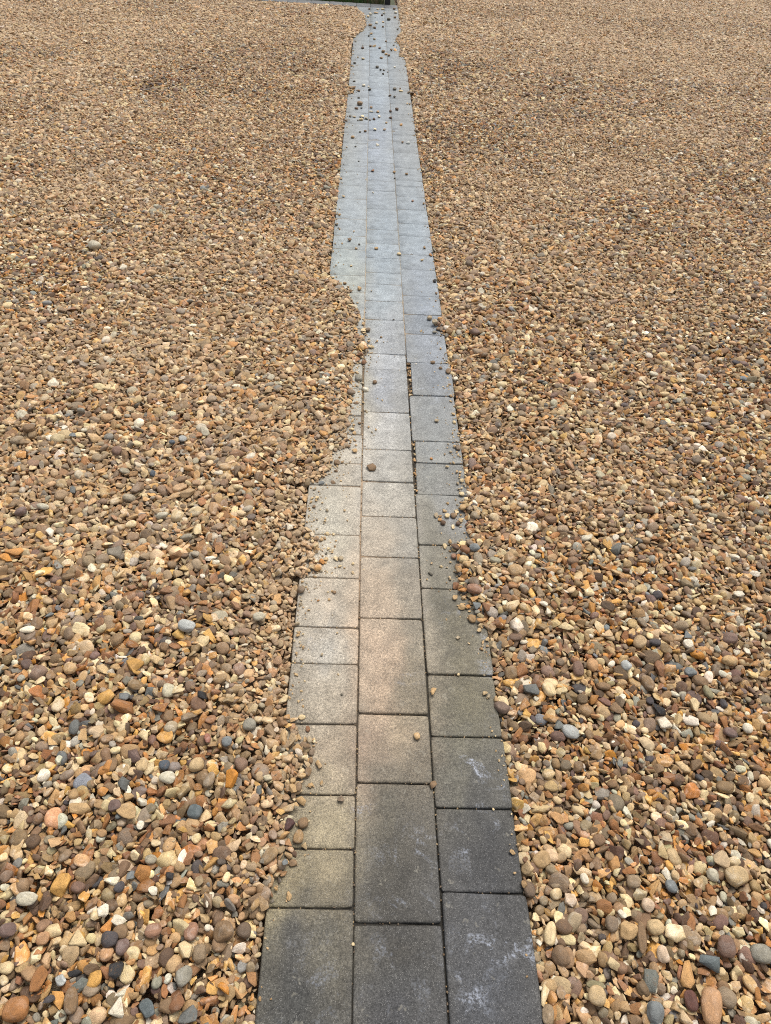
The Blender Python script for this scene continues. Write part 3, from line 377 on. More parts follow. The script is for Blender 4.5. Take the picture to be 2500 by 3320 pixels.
CRUMBS = [
    (0.205, 7.843, 0.0251, 0.0426, 'brown'),
    (-0.0649, 7.8687, 0.0279, 0.0474, 'dark brown'),
    (-0.0767, 1.4219, 0.0096, 0.0091, 'cream'),
    (0.1605, 5.7738, 0.0194, 0.033, 'dark brown'),
    (-0.0941, 1.3487, 0.006, 0.0102, 'dark grey'),
    (-0.0496, 5.5187, 0.0291, 0.0248, 'cream'),
    (0.2078, 5.8274, 0.0272, 0.028, 'dark brown'),
    (0.1259, 7.7424, 0.0344, 0.0363, 'brown'),
    (0.0684, 7.118, 0.0295, 0.0359, 'dark grey'),
    (0.1607, 4.4695, 0.0168, 0.0277, 'tan brown'),
    (0.1585, 9.7593, 0.0337, 0.054, 'white'),
    (-0.0107, 1.9543, 0.0124, 0.0093, 'brown'),
    (0.1697, 2.3096, 0.0092, 0.0156, 'brown'),
    (-0.0198, 1.3126, 0.0078, 0.0086, 'cream'),
    (0.0625, 4.9717, 0.0201, 0.0258, 'white'),
    (0.2343, 4.4479, 0.0185, 0.0233, 'tan brown'),
    (-0.0407, 6.4639, 0.026, 0.0307, 'white'),
    (0.2032, 9.3869, 0.0407, 0.0376, 'dark grey'),
    (0.0434, 7.9736, 0.0381, 0.0299, 'tan'),
    (0.2225, 1.7771, 0.0092, 0.0104, 'orange'),
    (0.0784, 5.6103, 0.0221, 0.027, 'white'),
    (0.1669, 1.8456, 0.0073, 0.0125, 'tan'),
    (0.0088, 6.3476, 0.0256, 0.0282, 'dark grey'),
    (-0.1489, 1.5561, 0.0077, 0.0098, 'tan'),
    (-0.0789, 1.1852, 0.0067, 0.0079, 'tan'),
    (0.0404, 5.5498, 0.0188, 0.0303, 'dark brown'),
    (-0.1529, 3.6369, 0.017, 0.0162, 'dark grey'),
    (0.1441, 10.0198, 0.043, 0.028, 'cream'),
    (-0.1696, 5.4519, 0.0154, 0.0262, 'dark grey'),
    (-0.1535, 5.4817, 0.0155, 0.0263, 'brown'),
    (0.1688, 2.1343, 0.0095, 0.0121, 'cream'),
    (0.179, 7.6159, 0.0231, 0.0393, 'brown'),
    (0.0487, 8.8773, 0.0294, 0.0412, 'brown'),
    (0.291, 9.8413, 0.0339, 0.0423, 'white'),
    (0.2793, 10.0908, 0.0347, 0.028, 'brown'),
    (0.0031, 9.6472, 0.0333, 0.0415, 'white'),
    (0.2759, 9.544, 0.0297, 0.0441, 'brown'),
    (0.0682, 9.142, 0.0318, 0.0367, 'white'),
    (0.2524, 4.0203, 0.013, 0.0212, 'pink brown'),
    (0.0081, 7.9707, 0.024, 0.0373, 'brown'),
    (0.3143, 2.9269, 0.011, 0.0144, 'brown'),
    (0.1696, 2.2334, 0.0075, 0.0127, 'cream'),
    (-0.1068, 1.1813, 0.0067, 0.0063, 'orange'),
    (-0.0188, 5.2543, 0.02, 0.0203, 'brown'),
    (0.0201, 5.7373, 0.0322, 0.0147, 'white'),
    (0.2, 6.1725, 0.0217, 0.0236, 'dark grey'),
    (-0.0518, 5.8225, 0.0185, 0.0242, 'blue grey'),
    (0.0458, 8.2982, 0.0263, 0.031, 'grey tan'),
    (-0.0211, 9.4929, 0.0295, 0.035, 'cream'),
    (0.3077, 1.6991, 0.006, 0.0102, 'tan'),
    (0.1641, 6.2086, 0.0263, 0.0178, 'brown'),
    (0.0117, 5.5264, 0.0146, 0.0248, 'brown'),
    (0.138, 8.9648, 0.025, 0.0333, 'brown'),
    (-0.0351, 1.9691, 0.0076, 0.0084, 'tan'),
    (0.2836, 0.6393, 0.006, 0.006, 'cream'),
    (-0.0021, 6.4489, 0.0142, 0.0241, 'white'),
    (-0.1281, 7.2378, 0.026, 0.0205, 'dark grey'),
    (0.2272, 5.053, 0.0165, 0.0164, 'brown'),
    (0.0966, 7.0296, 0.0216, 0.0222, 'dark grey'),
    (0.1175, 6.8944, 0.0212, 0.0218, 'dark grey'),
    (-0.0104, 8.4452, 0.0252, 0.0262, 'dark grey'),
    (0.2922, 8.8706, 0.0263, 0.0275, 'grey'),
    (0.1598, 8.2345, 0.0189, 0.0321, 'brown'),
    (0.0341, 4.1211, 0.0116, 0.0162, 'white'),
    (0.0005, 1.1274, 0.006, 0.0069, 'brown'),
    (0.2215, 7.1602, 0.0194, 0.0248, 'white'),
    (-0.0108, 9.9916, 0.0257, 0.028, 'brown'),
    (-0.1361, 8.1453, 0.0215, 0.0279, 'grey'),
    (-0.12, 6.5943, 0.024, 0.0167, 'dark grey'),
    (-0.1038, 7.4681, 0.0173, 0.0281, 'tan'),
    (0.233, 8.0821, 0.0186, 0.0303, 'grey'),
    (-0.0003, 0.3928, 0.006, 0.006, 'cream'),
    (-0.0371, 0.9038, 0.006, 0.006, 'dark grey'),
    (0.1268, 5.479, 0.0155, 0.0176, 'tan'),
    (0.1595, 6.983, 0.0126, 0.0215, 'brown'),
    (-0.0331, 3.4131, 0.0105, 0.0115, 'dark grey'),
    (-0.0728, 5.509, 0.0125, 0.0212, 'grey'),
    (0.251, 6.4452, 0.0154, 0.0225, 'brown'),
    (-0.0765, 6.0987, 0.0192, 0.0155, 'dark grey'),
    (0.1265, 7.0286, 0.019, 0.0199, 'dark grey'),
    (0.1321, 9.6341, 0.025, 0.0267, 'dark brown'),
    (0.322, 3.3573, 0.0105, 0.0101, 'dark grey'),
    (-0.0545, 5.2347, 0.0149, 0.0135, 'dark grey'),
    (-0.0584, 5.594, 0.0105, 0.0179, 'dark grey'),
    (0.1196, 2.6816, 0.0083, 0.0071, 'dark grey'),
    (-0.0787, 4.9228, 0.0142, 0.0112, 'dark grey'),
    (0.1607, 4.3701, 0.0113, 0.0114, 'dark grey'),
    (0.1981, 2.3437, 0.0062, 0.0066, 'white'),
    (-0.0532, 4.6409, 0.01, 0.0121, 'dark grey'),
    (-0.1419, 3.6054, 0.0075, 0.0083, 'dark grey'),
]

PALETTE = {   # sRGB, 0-255
    'amber': (196, 132, 44), 'black': (48, 48, 52), 'blue grey': (118, 125, 134), 'brown': (132, 108, 84),
    'charcoal': (78, 74, 80), 'cream': (214, 194, 158), 'dark blue': (80, 90, 106), 'dark brown': (98, 76, 62),
    'dark grey': (100, 96, 88), 'dark maroon': (84, 58, 58), 'dark taupe': (108, 92, 80), 'grey': (142, 140, 134),
    'grey brown': (134, 118, 104), 'grey tan': (170, 156, 136), 'maroon': (100, 66, 60), 'mauve': (116, 96, 94),
    'mauve brown': (126, 100, 90), 'ochre': (204, 158, 86), 'olive grey': (138, 132, 106), 'orange': (190, 134, 72),
    'orange pink': (184, 144, 110), 'orange tan': (192, 150, 100), 'pale blue': (170, 176, 184), 'pale grey': (190, 186, 174),
    'pale pink': (204, 182, 164), 'pale tan': (196, 172, 136), 'pink brown': (152, 116, 98), 'pink red': (158, 108, 96),
    'red brown': (138, 98, 70), 'rust': (156, 108, 64), 'slate blue': (92, 103, 112), 'slate grey': (104, 108, 112),
    'tan': (188, 158, 118), 'tan brown': (158, 130, 96), 'taupe': (146, 128, 108), 'white': (220, 214, 204),
}


def lin(rgb):
    a = np.asarray(rgb, float) / 255.0
    return np.where(a <= 0.04045, a / 12.92, ((a + 0.055) / 1.055) ** 2.4)


WARM = np.array([1.03, 0.965, 0.80])


def muted(c):
    g = np.asarray(c) @ np.array([.3, .59, .11])
    return g[..., None] * 0.06 + np.asarray(c) * 0.94


# ------------------------------------------------------------------ node helpers
def new_mat(name):
    m = bpy.data.materials.new(name)
    m.use_nodes = True
    nt = m.node_tree
    nt.nodes.clear()
    out = nt.nodes.new('ShaderNodeOutputMaterial')
    b = nt.nodes.new('ShaderNodeBsdfPrincipled')
    nt.links.new(b.outputs[0], out.inputs['Surface'])
    return m, nt, b


def N(nt, kind, **kw):
    n = nt.nodes.new(kind)
    for k, v in kw.items():
        if k in n.inputs:
            n.inputs[k].default_value = v
        else:
            setattr(n, k, v)
    return n


def math_n(nt, op, a, b=None, clamp=False):
    n = nt.nodes.new('ShaderNodeMath')
    n.operation = op
    n.use_clamp = clamp
    for i, v in enumerate((a, b)):
        if v is None:
            continue
        if isinstance(v, (int, float)):
            n.inputs[i].default_value = v
        else:
            nt.links.new(v, n.inputs[i])
    return n.outputs[0]


def mix_c(nt, fac, a, b, blend='MIX'):
    n = nt.nodes.new('ShaderNodeMix')
    n.data_type = 'RGBA'
    n.blend_type = blend
    n.clamp_factor = True
    for i, v in ((0, fac), (6, a), (7, b)):
        if isinstance(v, (int, float)):
            n.inputs[i].default_value = v
        elif isinstance(v, tuple):
            n.inputs[i].default_value = v
        else:
            nt.links.new(v, n.inputs[i])
    return n.outputs[2]


def ramp(nt, fac, pts):
    n = nt.nodes.new('ShaderNodeValToRGB')
    e = n.color_ramp.elements
    while len(e) < len(pts):
        e.new(0.5)
    for k, (p, v) in enumerate(pts):
        e[k].position = p
        e[k].color = (v, v, v, 1) if isinstance(v, (int, float)) else (*v, 1)
    nt.links.new(fac, n.inputs[0])
    return n.outputs[0]


def noise(nt, vec, scale, detail=3.0, rough=0.55, out=0, dist=0.0):
    n = N(nt, 'ShaderNodeTexNoise', Scale=scale, Detail=detail, Roughness=rough, Distortion=dist)
    nt.links.new(vec, n.inputs['Vector'])
    return n.outputs[out]


# ------------------------------------------------------------------ materials
def stone_material(name, instanced):
    m, nt, b = new_mat(name)
    if instanced:
        at = N(nt, 'ShaderNodeAttribute', attribute_type='INSTANCER', attribute_name='tone')
        col = at.outputs['Color']
        info = N(nt, 'ShaderNodeObjectInfo')
        rnd = info.outputs['Random']
    else:
        info = N(nt, 'ShaderNodeObjectInfo')
        col = info.outputs['Color']
        rnd = info.outputs['Random']
    tc = N(nt, 'ShaderNodeTexCoord')
    off = N(nt, 'ShaderNodeVectorMath', operation='ADD')
    sc = N(nt, 'ShaderNodeMath', operation='MULTIPLY')
    nt.links.new(rnd, sc.inputs[0])
    sc.inputs[1].default_value = 57.0
    nt.links.new(tc.outputs['Object'], off.inputs[0])
    nt.links.new(sc.outputs[0], off.inputs[1])
    v = off.outputs[0]
    big = noise(nt, v, 1.3, 4, 0.6)
    fine = noise(nt, v, 9.0, 5, 0.65)
    grain = noise(nt, v, 34.0, 2, 0.6)
    # pale rind or iron stain in irregular patches, on some of the stones only
    patch = ramp(nt, noise(nt, v, 1.0, 5, 0.62, dist=0.6), [(0.50, 0.0), (0.62, 1.0)])
    some = ramp(nt, rnd, [(0.30, 0.0), (0.75, 0.75)])
    k = math_n(nt, 'MULTIPLY', patch, some)
    hs = N(nt, 'ShaderNodeHueSaturation', Hue=0.505, Saturation=0.72, Value=1.35)
    nt.links.new(col, hs.inputs['Color'])
    c1 = mix_c(nt, k, col, hs.outputs[0])
    stain = ramp(nt, noise(nt, v, 2.2, 4, 0.7), [(0.56, 0.0), (0.7, 1.0)])
    other = ramp(nt, rnd, [(0.0, 0.6), (0.4, 0.0)])
    c1 = mix_c(nt, math_n(nt, 'MULTIPLY', stain, other), c1, (0.25, 0.125, 0.04, 1))
    shade = ramp(nt, math_n(nt, 'ADD', math_n(nt, 'MULTIPLY', big, 0.55), math_n(nt, 'MULTIPLY', fine, 0.45)), [(0.3, 0.58), (0.5, 1.0), (0.72, 1.36)])
    c2 = mix_c(nt, 1.0, c1, shade, 'MULTIPLY')
    speck = ramp(nt, grain, [(0.36, 0.72), (0.5, 1.0), (0.68, 1.22)])
    c3 = mix_c(nt, 0.7, c2, speck, 'MULTIPLY')
    nt.links.new(c3, b.inputs['Base Color'])
    rr = ramp(nt, rnd, [(0.0, 0.42), (1.0, 0.78)])
    nt.links.new(rr, b.inputs['Roughness'])
    b.inputs['Specular IOR Level'].default_value = 0.35
    bp = N(nt, 'ShaderNodeBump', Strength=0.35, Distance=0.12)
    nt.links.new(math_n(nt, 'ADD', fine, math_n(nt, 'MULTIPLY', grain, 0.35)), bp.inputs['Height'])
    nt.links.new(bp.outputs[0], b.inputs['Normal'])
    return m


def paver_material():
    m, nt, b = new_mat('concrete_paver')
    at = N(nt, 'ShaderNodeAttribute', attribute_type='GEOMETRY', attribute_name='tone')
    geo = N(nt, 'ShaderNodeNewGeometry')
    v = geo.outputs['Position']
    grain = noise(nt, v, 430.0, 3, 0.75)
    mid = noise(nt, v, 150.0, 3, 0.7)
    blot = noise(nt, v, 26.0, 5, 0.62, dist=0.4)
    wide = noise(nt, v, 7.0, 3, 0.6)
    c = at.outputs['Color']
    c = mix_c(nt, 1.0, c, ramp(nt, blot, [(0.28, 0.74), (0.5, 1.0), (0.75, 1.25)]), 'MULTIPLY')
    c = mix_c(nt, 1.0, c, ramp(nt, wide, [(0.3, 0.90), (0.7, 1.10)]), 'MULTIPLY')
    c = mix_c(nt, 1.0, c, ramp(nt, mid, [(0.3, 0.70), (0.5, 1.0), (0.72, 1.32)]), 'MULTIPLY')
    c = mix_c(nt, 1.0, c, ramp(nt, grain, [(0.33, 0.45), (0.5, 1.0), (0.66, 1.65)]), 'MULTIPLY')
    # exposed pale grit
    vo = N(nt, 'ShaderNodeTexVoronoi', Scale=560.0, Randomness=1.0)
    nt.links.new(v, vo.inputs['Vector'])
    sep = N(nt, 'ShaderNodeSeparateColor')
    nt.links.new(vo.outputs['Color'], sep.inputs[0])
    grit = math_n(nt, 'MULTIPLY', math_n(nt, 'LESS_THAN', vo.outputs['Distance'], 0.34), math_n(nt, 'GREATER_THAN', sep.outputs[0], 0.78))
    c = mix_c(nt, math_n(nt, 'MULTIPLY', grit, 0.24), c, (0.52, 0.50, 0.46, 1))
    # small round lichen spots
    vl = N(nt, 'ShaderNodeTexVoronoi', Scale=46.0, Randomness=1.0)
    nt.links.new(mix_c(nt, 0.035, v, noise(nt, v, 90.0, 2, 0.5, out=1)), vl.inputs['Vector'])
    sl = N(nt, 'ShaderNodeSeparateColor')
    nt.links.new(vl.outputs['Color'], sl.inputs[0])
    lich = math_n(nt, 'MULTIPLY', ramp(nt, vl.outputs['Distance'], [(0.16, 1.0), (0.30, 0.0)]), math_n(nt, 'GREATER_THAN', sl.outputs[1], 0.80))
    c = mix_c(nt, math_n(nt, 'MULTIPLY', lich, 0.20), c, (0.40, 0.37, 0.29, 1))
    # bluish-white lime bloom, only where the 'bloom' mask allows it
    bl = N(nt, 'ShaderNodeAttribute', attribute_type='GEOMETRY', attribute_name='bloom')
    n1 = ramp(nt, noise(nt, v, 15.0, 6, 0.68, dist=0.8), [(0.53, 0.0), (0.68, 1.0)])
    n2 = ramp(nt, noise(nt, v, 230.0, 2, 0.6), [(0.40, 0.0), (0.62, 1.0)])
    bm = math_n(nt, 'MULTIPLY', math_n(nt, 'MULTIPLY', n1, n2), bl.outputs['Fac'])
    c = mix_c(nt, bm, c, (0.48, 0.52, 0.60, 1))
    nt.links.new(c, b.inputs['Base Color'])
    b.inputs['Roughness'].default_value = 0.62
    b.inputs['Specular IOR Level'].default_value = 0.25
    h = math_n(nt, 'ADD', math_n(nt, 'MULTIPLY', grain, 0.6), mid)
    bp = N(nt, 'ShaderNodeBump', Strength=0.55, Distance=0.0016)
    nt.links.new(h, bp.inputs['Height'])
    nt.links.new(bp.outputs[0], b.inputs['Normal'])
    return m


def sand_material():
    m, nt, b = new_mat('joint_sand')
    at = N(nt, 'ShaderNodeAttribute', attribute_type='GEOMETRY', attribute_name='tone')
    v = N(nt, 'ShaderNodeNewGeometry').outputs['Position']
    c = mix_c(nt, 1.0, at.outputs['Color'], ramp(nt, noise(nt, v, 420.0, 3, 0.7), [(0.3, 0.55), (0.7, 1.45)]), 'MULTIPLY')
    c = mix_c(nt, 1.0, c, ramp(nt, noise(nt, v, 30.0, 3, 0.6), [(0.3, 0.75), (0.7, 1.2)]), 'MULTIPLY')
    nt.links.new(c, b.inputs['Base Color'])
    b.inputs['Roughness'].default_value = 0.9
    bp = N(nt, 'ShaderNodeBump', Strength=0.8, Distance=0.003)
    nt.links.new(noise(nt, v, 300.0, 3, 0.6), bp.inputs['Height'])
    nt.links.new(bp.outputs[0], b.inputs['Normal'])
    return m


def ground_material():
    m, nt, b = new_mat('gravel_ground')
    v = N(nt, 'ShaderNodeNewGeometry').outputs['Position']
    vo = N(nt, 'ShaderNodeTexVoronoi', Scale=55.0, Randomness=1.0)
    nt.links.new(v, vo.inputs['Vector'])
    sep = N(nt, 'ShaderNodeSeparateColor')
    nt.links.new(vo.outputs['Color'], sep.inputs[0])
    c = ramp(nt, sep.outputs[0], [(0.0, tuple(lin((104, 80, 62)))), (0.3, tuple(lin((150, 112, 78)))), (0.6, tuple(lin((178, 146, 108)))), (0.85, tuple(lin((200, 178, 142)))), (1.0, tuple(lin((130, 128, 122))))])
    c = mix_c(nt, 1.0, c, ramp(nt, vo.outputs['Distance'], [(0.2, 1.0), (0.75, 0.35)]), 'MULTIPLY')
    nt.links.new(c, b.inputs['Base Color'])
    b.inputs['Roughness'].default_value = 0.85
    bp = N(nt, 'ShaderNodeBump', Strength=1.0, Distance=0.01)
    bp.invert = True
    nt.links.new(vo.outputs['Distance'], bp.inputs['Height'])
    nt.links.new(bp.outputs[0], b.inputs['Normal'])
    return m


def plain_material(name, rgb, rough, bump=0.0, scale=60.0, var=0.25):
    m, nt, b = new_mat(name)
    v = N(nt, 'ShaderNodeNewGeometry').outputs['Position']
    n = noise(nt, v, scale, 4, 0.6)
    c = mix_c(nt, 1.0, (*rgb, 1), ramp(nt, n, [(0.3, 1 - var), (0.7, 1 + var)]), 'MULTIPLY')
    nt.links.new(c, b.inputs['Base Color'])
    b.inputs['Roughness'].default_value = rough
    if bump:
        bp = N(nt, 'ShaderNodeBump', Strength=0.5, Distance=bump)
        nt.links.new(n, bp.inputs['Height'])
        nt.links.new(bp.outputs[0], b.inputs['Normal'])
    return m


def grass_material():
    m, nt, b = new_mat('grass_blades')
    at = N(nt, 'ShaderNodeAttribute', attribute_type='GEOMETRY', attribute_name='tone')
    nt.links.new(at.outputs['Color'], b.inputs['Base Color'])
    b.inputs['Roughness'].default_value = 0.6
    return m


M_GRAVEL = stone_material('gravel_stone', True)
M_STONE = stone_material('loose_stone', False)
M_PAVER = paver_material()
M_SAND = sand_material()
M_GROUND = ground_material()
M_SOIL = plain_material('lawn_soil', (0.05, 0.055, 0.022), 0.95, 0.01, 40.0, 0.4)
M_GRASS = grass_material()
M_BLACK = plain_material('black_paint', (0.012, 0.012, 0.013), 0.45, 0.0005, 200.0, 0.3)

rng = np.random.default_rng(20240)
random.seed(7)


def link_mesh(name, verts, faces, mat, parent=None, smooth=True):
    me = bpy.data.meshes.new(name)
    me.from_pydata([tuple(v) for v in verts], [], [tuple(f) for f in faces])
    me.materials.append(mat)
    if smooth:
        me.shade_smooth()
    ob = bpy.data.objects.new(name, me)
    COL.objects.link(ob)
    ob.parent = parent
    return ob


def empty(name, loc=(0, 0, 0)):
    e = bpy.data.objects.new(name, None)
    e.empty_display_size = 0.1
    e.location = loc
    COL.objects.link(e)
    return e


def set_tone(me, name, arr):
    at = me.attributes.new(name, 'FLOAT_COLOR', 'POINT')
    a = np.ones((len(me.vertices), 4), np.float32)
    a[:, :3] = arr
    at.data.foreach_set('color', a.ravel())


# smooth value noise on the plane, for levels and wear
_tab = rng.random((64, 64)).astype(np.float32)


def vnoise(x, y, s):
    x = np.asarray(x) * s + 900.0
    y = np.asarray(y) * s + 900.0
    i, j = np.floor(x).astype(int), np.floor(y).astype(int)
    fx, fy = x - i, y - j
    fx = fx * fx * (3 - 2 * fx)
    fy = fy * fy * (3 - 2 * fy)
    a, b_ = _tab[i % 64, j % 64], _tab[(i + 1) % 64, j % 64]
    c, d = _tab[i % 64, (j + 1) % 64], _tab[(i + 1) % 64, (j + 1) % 64]
    return (a * (1 - fx) + b_ * fx) * (1 - fy) + (c * (1 - fx) + d * fx) * fy - 0.5


# ------------------------------------------------------------------ ground, lawn, path
ground = link_mesh('ground', [(-150, -60, -0.075), (150, -60, -0.075), (150, 300, -0.075), (-150, 300, -0.075)], [(0, 1, 2, 3)], M_GROUND, smooth=False)
ground['kind'] = 'structure'

PATH_END = 10.165
EDGE_BACK = 10.385
COLS = {'left': (-0.163, 0.0), 'middle': (0.0, 0.163), 'right': (0.163, 0.326)}
CT = np.array(PAVER_TONES)  # far blue-grey tones hold some sky reflection as colour
CT_LIN = lin(CT[:, 2:5])


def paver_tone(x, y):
    """Wear and dust on the concrete, with far sky sheen put into the colour, interpolated between places measured along the path."""
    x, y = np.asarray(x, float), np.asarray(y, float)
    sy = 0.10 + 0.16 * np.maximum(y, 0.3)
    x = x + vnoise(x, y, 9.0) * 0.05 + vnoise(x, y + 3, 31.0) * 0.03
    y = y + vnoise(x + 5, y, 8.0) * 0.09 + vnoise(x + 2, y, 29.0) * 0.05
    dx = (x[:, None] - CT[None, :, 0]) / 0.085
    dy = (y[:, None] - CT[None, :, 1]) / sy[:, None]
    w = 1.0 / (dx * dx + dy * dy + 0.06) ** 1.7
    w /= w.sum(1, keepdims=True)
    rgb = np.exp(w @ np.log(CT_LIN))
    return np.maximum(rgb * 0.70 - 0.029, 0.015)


def bloom_mask(x, y):
    m = np.zeros(len(x))
    for cx, cy, rx, ry, s in ((.27, .40, .075, .05, 1.), (.20, .33, .035, .06, .8), (.255, .66, .045, .03, .9), (.27, .74, .05, .05, 1.), (.31, .72, .03, .08, .9),
                              (.26, .58, .06, .05, .9), (.115, .55, .06, .05, .7), (.09, .36, .07, .08, .45), (-.08, .33, .07, .06, .5), (.02, .63, .03, .04, .6),
                              (.23, 1.15, .05, .04, .6), (.10, .98, .04, .06, .5), (.29, 1.5, .05, .05, .6), (.24, 2.2, .08, .12, .45), (.27, 2.9, .06, .5, .4), (-.1, 1.08, .07, .05, .4),
                              (.31, 1.0, .02, .2, .5), (.1, .46, .08, .03, .5)):
        m = np.maximum(m, s * np.exp(-((x - cx) / rx) ** 2 - ((y - cy) / ry) ** 2))
    return m


def paver_mesh(corners, seg, zc):
    """A block with rounded arrises; corners near-left, near-right, far-right, far-left in world metres."""
    (ax, ay), (bx, by), (cx_, cy_), (dx_, dy_) = corners
    W = math.hypot(bx - ax, by - ay)
    L = math.hypot(dx_ - ax, dy_ - ay)
    near = (ay + dy_) / 2 < 2.75
    prof = [(0.0, -0.055), (0.0, -0.0034), (0.0007, -0.0014), (0.0019, -0.0004), (0.0042, 0.0)] if near else [(0.0, -0.055), (0.0, -0.0010), (0.0015, -0.0001)]

    def axis(D, n):
        e = [p[0] for p in prof]
        inner = list(np.linspace(prof[-1][0], D - prof[-1][0], n + 1)[1:-1])
        return e + inner + [D - q for q in reversed(e)]
    nu, nv = seg
    us, vs = axis(W, nu), axis(L, nv)
    zs = [p[1] for p in prof]
    zu = zs + [0.0] * (nu - 1) + zs[::-1]
    zv = zs + [0.0] * (nv - 1) + zs[::-1]
    U, V = np.meshgrid(np.array(us) / W, np.array(vs) / L)
    Z = np.minimum(np.array(zu)[None, :], np.array(zv)[:, None])
    X = (1 - V) * ((1 - U) * ax + U * bx) + V * ((1 - U) * dx_ + U * cx_)
    Y = (1 - V) * ((1 - U) * ay + U * by) + V * ((1 - U) * dy_ + U * cy_)
    # slightly worn arrises and corners
    cu, cv = X.mean(), Y.mean()
    corner = np.exp(-((np.minimum(U, 1 - U) * W) / 0.004) - ((np.minimum(V, 1 - V) * L) / 0.004))
    X = X + (cu - X) / W * 0.0045 * corner
    Y = Y + (cv - Y) / L * 0.0045 * corner
    edge = (np.minimum(np.minimum(U, 1 - U) * W, np.minimum(V, 1 - V) * L) < 0.004)
    nz = vnoise(X, Y, 95.0) * 0.0016 + vnoise(X + 7, Y, 37.0) * 0.0012
    Z = Z + np.where(edge & (Z > -0.05), np.minimum(nz, 0.0003), 0.0) + vnoise(X, Y, 12.0) * (0.0010 if near else 0.0003)
    tx, ty = random.gauss(0, 0.006 if near else 0.0012), random.gauss(0, 0.006 if near else 0.0012)
    Z = Z + zc + (X - cu) * tx + (Y - cv) * ty
    n, mth = Z.shape
    verts = np.stack([X - cu, Y - cv, Z], -1).reshape(-1, 3)
    faces = [(r * mth + c, r * mth + c + 1, (r + 1) * mth + c + 1, (r + 1) * mth + c) for r in range(n - 1) for c in range(mth - 1)]
    return verts, faces, cu, cv


def add_paver(corners, parent, tone_fn, zc=0.0):
    yc = sum(c[1] for c in corners) / 4
    L = abs(corners[3][1] - corners[0][1])
    k = 40 if yc < 1.6 else 14 if yc < 3.2 else 5
    seg = (max(3, int(k * 0.6)), max(3, int(k * L / 0.27)))
    v, f, cu, cv = paver_mesh(corners, seg, zc)
    ob = link_mesh('paver', v, f, M_PAVER, parent)
    ob.location = (cu, cv, 0)
    wx, wy = v[:, 0] + cu, v[:, 1] + cv
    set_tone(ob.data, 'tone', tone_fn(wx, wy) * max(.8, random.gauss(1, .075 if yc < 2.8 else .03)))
    bl = ob.data.attributes.new('bloom', 'FLOAT', 'POINT')
    bl.data.foreach_set('value', bloom_mask(wx, wy).astype(np.float32))
    return ob


path = empty('path')
path['kind'] = 'structure'
HALF = 0.0013
for key, (x0, x1) in COLS.items():
    rows = ROWS[key]
    for i in range(len(rows) - 1):
        a, b_ = rows[i], rows[i + 1]
        if i == len(rows) - 2:
            b_ = PATH_END
        l0 = x0 + HALF + random.uniform(-.0006, .0008)
        r0 = x1 - HALF - random.uniform(-.0006, .0008)
        if key == 'right':
            mid = (a + b_) / 2
            if 2.13 < mid < 2.36:                     # one block sits wide of its neighbour
                l0 += 0.013
                r0 += 0.004
            elif 1.75 < mid < 1.88:
                l0 += 0.009
            elif 1.60 < mid < 1.75:
                l0 += 0.006
            if mid < 0.48:
                r0 += 0.003
        if key == 'left' and 1.9 < (a + b_) / 2 < 2.7:
            r0 -= 0.004
        far_ = (a + b_) / 2 > 2.75
        s0, s1 = random.gauss(-.0007, .0009), random.gauss(-.0007, .0009)
        g0 = (0.0007 if far_ else HALF) + random.uniform(-.0004, .0006)
        g1 = (0.0007 if far_ else HALF) + random.uniform(-.0004, .0006)
        cs = [(l0, a + g0 - s0), (r0, a + g0 + s0), (r0 + random.gauss(0, .0006), b_ - g1 + s1), (l0 + random.gauss(0, .0006), b_ - g1 - s1)]
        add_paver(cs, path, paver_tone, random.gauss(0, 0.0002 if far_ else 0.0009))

edging = empty('edging')
edging['kind'] = 'structure'


def edge_tone(x, y):
    base = lin((120, 121, 120)) * 0.6
    return np.repeat(base[None, :], len(x), 0)


ex = 0.325
while ex > -5.2:
    w_ = random.choice((0.108, 0.163, 0.163, 0.215))
    add_paver([(ex - w_ + HALF, PATH_END + HALF), (ex - HALF, PATH_END + HALF), (ex - HALF, EDGE_BACK), (ex - w_ + HALF, EDGE_BACK)], edging, edge_tone, random.gauss(0.002, 0.001))
    ex -= w_

# sand brushed into the joints: dark and mossy near the viewer, sandy further up
gx = np.linspace(-0.160, 0.323, 34)
gy = np.concatenate([np.arange(0.17, 3.5, 0.02), np.arange(3.5, 10.17, 0.08)])
GX, GY = np.meshgrid(gx, gy)
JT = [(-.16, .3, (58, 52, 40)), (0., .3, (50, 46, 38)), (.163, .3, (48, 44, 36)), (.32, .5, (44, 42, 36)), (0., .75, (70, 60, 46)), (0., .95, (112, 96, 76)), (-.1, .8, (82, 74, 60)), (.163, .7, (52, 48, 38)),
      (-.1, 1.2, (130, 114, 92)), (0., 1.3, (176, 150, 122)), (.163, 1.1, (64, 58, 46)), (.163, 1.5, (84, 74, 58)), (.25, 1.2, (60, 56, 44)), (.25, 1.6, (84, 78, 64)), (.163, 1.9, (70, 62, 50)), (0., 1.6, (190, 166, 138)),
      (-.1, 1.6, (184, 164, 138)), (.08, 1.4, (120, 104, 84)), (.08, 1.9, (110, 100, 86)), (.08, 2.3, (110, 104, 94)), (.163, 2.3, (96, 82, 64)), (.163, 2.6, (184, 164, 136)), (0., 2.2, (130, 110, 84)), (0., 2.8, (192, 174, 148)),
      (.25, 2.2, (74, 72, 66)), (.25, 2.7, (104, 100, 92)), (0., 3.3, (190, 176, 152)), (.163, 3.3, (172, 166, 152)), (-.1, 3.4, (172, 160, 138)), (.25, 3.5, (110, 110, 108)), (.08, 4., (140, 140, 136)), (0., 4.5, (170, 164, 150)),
      (.163, 4.8, (140, 134, 122)), (.08, 6., (140, 140, 138)), (.08, 8., (140, 140, 136)), (.08, 10., (130, 128, 120))]
